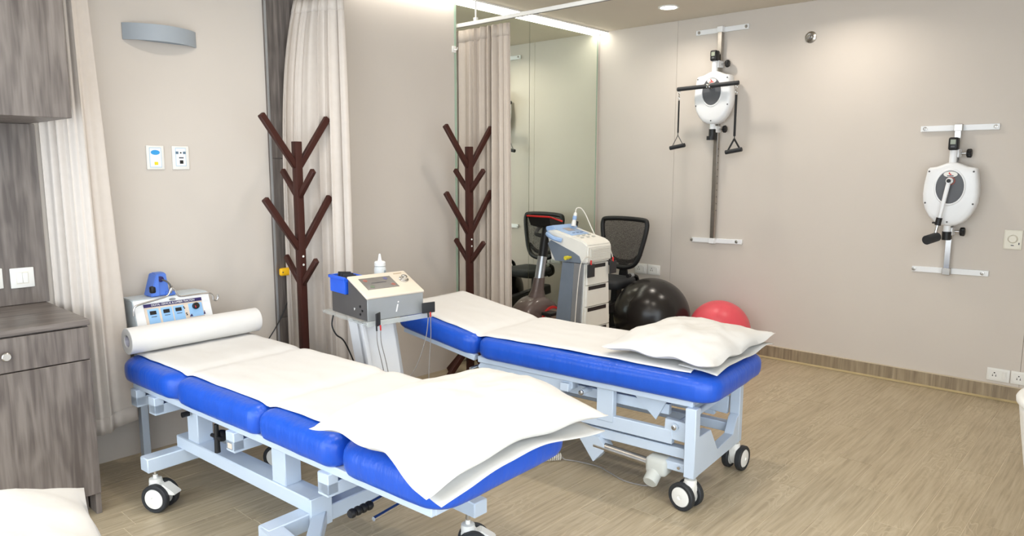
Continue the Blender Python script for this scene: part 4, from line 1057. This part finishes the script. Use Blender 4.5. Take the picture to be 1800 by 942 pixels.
# ================================================================== RECUMBENT BIKE
def bike():
    t = thing('exercise_bike', 'dark recumbent exercise bike with black mesh backrest in front of the mirror', 'exercise bike', (4.10, 3.50, 0))
    # drive housing: lofted shell, wide disc shape
    def hs(y, k):
        pts = []
        for i in range(40):
            a = 2*pi*i/40
            x = cos(a)*.25*(1 if cos(a) > 0 else .95); z = .33+sin(a)*.20*(1.0 if sin(a) > 0 else .9)
            x = x*(1-.15*max(0, sin(a)))
            pts.append(Vector((-.02+x*k, y, .33+(z-.33)*k)))
        return pts
    obj('drive_housing', loft(B(), [hs(-.105, .72), hs(-.10, .88), hs(-.075, .98), hs(-.03, 1.02), hs(.03, 1.02), hs(.075, .98), hs(.10, .88), hs(.105, .72)]), BIKEB, t, ang=60)
    Y = Matrix.Rotation(pi/2, 4, 'X')
    for s in (-1, 1):
        X = Matrix.Translation((.06, s*.1, .33)) @ Matrix.Rotation(s*-pi/2, 4, 'X')
        obj('side_disc', lathe(B(), [(0, .0), (.110, .0), (.110, .012), (.05, .018), (0, .018)], 40, X), mat('disc_grey_brown', (150, 134, 124), .4), t)
        obj('disc_ring', lathe(B(), [(.110, .0), (.130, .0), (.128, .014), (.112, .016), (.110, 0)], 40, X), REDP, t)
        cr = obj('crank', bar(B(), (.06, s*.135, .33), (.06+s*.12, s*.135, .33-s*.10), .014, .026), DGREY, t)
        obj('pedal', box(B(), (.06+s*.12, s*.19, .33-s*.10), (.10, .09, .025), .006, 2), BLACKP, cr)
    # mast in three pieces
    a = Vector((.0, 0, .50)); b = Vector((.125, 0, 1.06))
    obj('mast_base', loft(B(), [[Vector((a.lerp(b, f).x+cos(2*pi*i/20)*w, sin(2*pi*i/20)*w*.8, a.lerp(b, f).z)) for i in range(20)] for f, w in ((-.06, .11), (.05, .075), (.14, .055), (.30, .048))]), BIKEB, t, ang=60)
    obj('mast_tube', cyl(B(), a.lerp(b, .26), a.lerp(b, .58), .036, n=22), SILVER, t)
    obj('mast_top', cyl(B(), a.lerp(b, .54), a.lerp(b, .98), .034, n=22), BLACKP, t)
    co = obj('console', loft(B(), [[Vector(p) for p in ((.05, -.10, 1.06), (.05, .10, 1.06), (.17, .10, 1.03), (.17, -.10, 1.03))], [Vector(p) for p in ((.02, -.105, 1.13), (.02, .105, 1.13), (.17, .105, 1.09), (.17, -.105, 1.09))]]), BLACKP, t, smooth=False)
    obj('console_edge', tube(B(), [(.02, -.108, 1.132), (.02, .108, 1.132), (.168, .108, 1.094), (.168, -.108, 1.094)], .007, 8, closed=True, k=1), REDP, co)
    obj('console_screen', box(B(), (.095, 0, 1.114), (.09, .13, .004), 0, 1, Matrix.Translation((0, 0, 0))), SCREEN, co, smooth=False)
    for s in (-1, 1):
        obj('handlebar', tube(B(), [(.10, s*.02, .98), (.12, s*.10, .985), (.19, s*.16, 1.0), (.25, s*.17, 1.04), (.27, s*.17, 1.09)], .015, 10), RUBBER, t)
    # chassis
    bm = B(); bar(bm, (-.10, 0, .10), (1.30, 0, .10), .09, .07); bar(bm, (.15, 0, .22), (1.25, 0, .33), .08, .09, .01)
    obj('main_beam', bm, mat('bike_chassis', (46, 44, 46), .4), t)
    for x, y in ((-.12, .25), (1.30, .22)): obj('foot_bar', bar(B(), (x, -y, .045), (x, y, .045), .07, .06, .015), BLACKP, t)
    obj('seat_post', bar(B(), (1.05, 0, .12), (1.08, 0, .50), .06, .08), BLACKP, t)
    # seat cushion
    bm = B(); cushion(bm, .78, 1.16, -.19, .19, .49, .57, .03, .012, rc=.08)
    obj('seat', bm, RUBBER, t, ang=60)
    # mesh back: a rounded trapezium hoop wider at the top, leaning back
    def P(y, z): return Vector((1.135+(z-.60)*.10, y, z))
    hoop = [P(-.11, .655), P(-.165, .72), P(-.20, .84), P(-.225, .96), P(-.225, 1.025), P(-.19, 1.05), P(0, 1.058), P(.19, 1.05), P(.225, 1.025), P(.225, .96), P(.20, .84), P(.165, .72), P(.11, .655), P(0, .635)]
    bk = obj('backrest_frame', tube(B(), hoop, .020, 12, closed=True), BLACKP, t)
    sm = smooth_pts(hoop, 6, True)
    bm = B(); cv = bm.verts.new(P(0, .85)+Vector((.015, 0, 0))); ring = [bm.verts.new(p) for p in sm]
    for i in range(len(ring)): bm.faces.new((ring[i], ring[(i+1) % len(ring)], cv))
    obj('backrest_mesh', bm, MESHC, bk, ang=80)
    obj('backrest_bar', tube(B(), [P(-.175, .76)+Vector((.02, 0, 0)), P(-.10, .70)+Vector((.03, 0, 0)), P(0, .68)+Vector((.03, 0, 0)), P(.10, .70)+Vector((.03, 0, 0)), P(.175, .76)+Vector((.02, 0, 0))], .018, 10), BLACKP, bk)
    bm = B()
    prism(bm, [(-.05, .52), (.05, .52), (.035, .62), (.06, .70), (-.06, .70), (-.035, .62)], 'x', 1.165, 1.19, .004)
    obj('backrest_support', bm, BLACKP, t)
    for s in (-1, 1):
        h = obj('seat_handle', tube(B(), [(1.02, s*.19, .50), (1.03, s*.235, .53), (1.01, s*.245, .585), (.95, s*.245, .61), (.87, s*.245, .612)], .016, 10), BLACKP, t)
        obj('grip_sensor', cyl(B(), (.905, s*.245, .6115), (.945, s*.245, .611), .0195, n=14), SILVER, h)
bike()

# ================================================================== THERAPY CART
def cart():
    t = thing('therapy_cart', 'white drawer cart with dark slots standing between bed and black ball', 'cart', (4.045, 2.90, 0), RD(0))
    # tapered body, narrower at the top
    def rect(z, w0, w1, d0, d1): return [Vector(p) for p in ((w0, d0, z), (w1, d0, z), (w1, d1, z), (w0, d1, z))]
    zt, zb = .845, .10
    obj('body', loft(B(), [rect(zb, -.150, .175, .012, .24), rect(zt, -.118, .132, .012, .19)]), CARTW, t, smooth=False)
    obj('side_panel', loft(B(), [rect(zb, -.168, -.149, .12, .27), rect(zt, -.132, -.117, .10, .20)]), CARTG, t, smooth=False)
    obj('side_trim', loft(B(), [rect(zb, -.164, -.150, .03, .12), rect(zt, -.130, -.117, .02, .10)]), SILVER, t, smooth=False)
    H = (zt-zb)/5
    for k in range(5):
        z0 = zb+H*k+.003; z1 = zb+H*(k+1)-.003
        def hw(z): f = (z-zb)/(zt-zb); return -.150+.032*f+.012, .175-.043*f-.006
        a0, a1 = hw(z0); c0, c1 = hw(z1)
        d = obj('drawer', loft(B(), [rect(z0, a0, a1, -.004, .012), rect(z1, c0, c1, -.004, .012)]), CARTW, t, smooth=False)
        obj('handle_slot', b2(B(), (c0+.012, -.006, z1-.030), (c1-.035, -.003, z1-.004)), BLACKP, d, smooth=False)
    obj('base', b2(B(), (-.18, -.02, .07), (.20, .30, .105), .01, 2), CARTG, t)
    for x in (-.15, .17):
        for y in (.02, .26):
            c = obj('caster', cyl(B(), (x, y, .05), (x, y, .075), .012, n=12), BLACKP, t)
            obj('wheel', cyl(B(), (x-.012, y, .0275), (x+.012, y, .0275), .0275, n=22), BLACKP, c)
    # device on top
    d = thing('therapy_console', 'cream therapy console with light blue keypad on top of the drawer cart', 'medical device', (4.045, 2.90, .846))
    W0, W1 = -.135, .145
    side = [(-.012, .004), (.30, .004), (.33, .14), (.35, .205), (.31, .225), (.02, .155), (-.018, .125)]
    obj('housing', prism(B(), side, 'x', W0, W1, .010), CARTW, d)
    obj('grille', b2(B(), (W0+.035, -.020, .020), (W1-.01, -.012, .105), .001, 1), mat('grille_ivory', (206, 204, 196), .5), d)
    bm = B()
    for k in range(8): b2(bm, (W0+.040, -.0225, .024+k*.010), (W1-.015, -.0195, .028+k*.010))
    obj('grille_ribs', bm, CARTW, d, smooth=False)
    obj('side_cheek', prism(B(), [(.03, .004), (.26, .004), (.33, .12), (.30, .145), (.10, .075), (.05, .05)], 'x', W0-.006, W0+.002, .002), CARTG, d)
    sl = (Vector((0, .31, .225))-Vector((0, .02, .155))).normalized(); nn = Vector((0, -sl.z, sl.y))
    X = basis(Vector(((W0+W1)/2, .165, .19))+nn*.001, (1, 0, 0), sl, nn)
    kp = obj('keypad', box(B(), (-.01, .055, .001), (.20, .16, .006), .003, 2, X), CARTB, d)
    obj('display', box(B(), (-.01, .085, .005), (.075, .06, .002), 0, 1, X), mat('amber_grey_lcd', (160, 150, 146), .3), kp, smooth=False)
    for i in range(3):
        obj('key', box(B(), (-.05+.045*i, .008, .0055), (.026, .010, .003), .001, 1, X), mat('key_slate', (96, 120, 160), .4), kp)
        obj('key', box(B(), (-.07+.065*i, -.045, .0045), (.030, .016, .004), .002, 1, X), MOTORG, d)
        obj('key', box(B(), (-.07+.065*i, -.085, .0045), (.030, .016, .004), .002, 1, X), MOTORG, d)
    obj('rear_handle', tube(B(), [(W0+.0, .33, .19), (W0-.035, .30, .185), (W0-.045, .24, .165), (W0-.01, .20, .15)], .016, 8), CARTB, d)
    obj('rear_handle', tube(B(), [(W1-.0, .33, .20), (W1+.02, .29, .20), (W1+.01, .22, .18)], .014, 8), CARTB, d)
    obj('rear_cap', prism(B(), [(.27, .215), (.35, .20), (.36, .235), (.30, .248)], 'x', W0+.005, W1-.005, .006), CARTB, d)
    # probe standing in its holder at the back
    p = thing('ultrasound_probe', 'white and blue ultrasound probe with looping cable on the therapy console', 'probe', (4.115, 3.165, 1.078))
    obj('head', lathe(B(), [(0, 0), (.018, 0), (.016, .03), (.012, .05), (.013, .09), (.008, .10), (0, .10)], 18, Matrix.Rotation(RD(14), 4, 'Y')), WHITEP, p)
    obj('sleeve', lathe(B(), [(.0135, .045), (.0155, .05), (.0155, .07), (.0135, .075), (.0135, .045)], 18, Matrix.Rotation(RD(14), 4, 'Y')), CARTB, p)
    obj('cable', tube(B(), [(.023, 0, .095), (.035, 0, .125), (.058, -.02, .128), (.07, -.05, .09), (.075, -.10, .0), (.075, -.15, -.08)], .0042, 8), CABLEW, p)
    # electrode pads hung on both sides
    for (x, y, z, lab, pts) in ((3.945, 2.878, .80, 'dark electrode pad with red plug hung at the left edge of the drawer cart', [(0, 0, .05), (-.005, 0, .085), (-.04, .005, .10), (-.075, .03, .05), (-.085, .05, -.15), (-.095, .06, -.40), (-.10, .06, -.62)]),
                                (4.205, 2.878, .80, 'dark electrode pad with red plug hung at the right edge of the drawer cart', [(0, 0, .05), (.0, .01, .09), (-.005, .03, .14)])):
        e = thing('electrode_pad', lab, 'electrode pad', (x, y, z))
        obj('pad', box(B(), (0, 0, 0), (.082, .008, .090), .006, 3), RUBBER, e)
        obj('plug', cyl(B(), (0, 0, .04), (0, 0, .072), .006, n=12), REDP, e)
        obj('wire', tube(B(), pts, .0032, 6), CABLEW, e)
    tag(obj('yellow_cable_plug', lathe(B(), [(0, 0), (.014, 0), (.014, .03), (.009, .035), (.009, .06), (0, .06)], 16, Matrix.Translation((3.842, 3.02, .885)) @ Matrix.Rotation(pi/2, 4, 'Y')), mat('yellow_olive', (206, 190, 50), .5)), 'small yellow plug at the left side of the therapy console', 'plug')
cart()

# ================================================================== CHAIR AT THE RIGHT EDGE
def tub_chair():
    t = thing('tub_chair', 'white rounded plastic tub chair cut by the right picture edge', 'chair', (2.97, .075, 0), RD(-40))
    # shell: horseshoe bowl, open to the front (+x)
    def shell(u, v, off=0):
        a = RD(50)+u*RD(260); w = .62+.38*v**.7
        r = .245*w-off; ht = .22+.50*v
        k = 1-.35*max(0, cos(a))**2
        return Vector((cos(a)*r, sin(a)*r, .22+(ht-.22)*k))
    bm = B(); grid(bm, lambda u, v: shell(u, v), 48, 12)
    obj('shell', bm, WHITEP, t, ang=80, solid=.022)
    rim = [shell(i/40, 1) for i in range(41)]
    obj('rim', tube(B(), rim, .019, 10, k=1), WHITEP, t)
    obj('seat', lathe(B(), [(0, .405), (.17, .41), (.185, .43), (.175, .455), (0, .462)], 32), WHITEP, t)
    obj('column', cyl(B(), (0, 0, .05), (0, 0, .41), .03, n=20), STEEL, t)
    obj('foot', lathe(B(), [(0, .0), (.21, .0), (.215, .008), (.19, .018), (.05, .05), (0, .05)], 36), DGREY, t)
tub_chair()
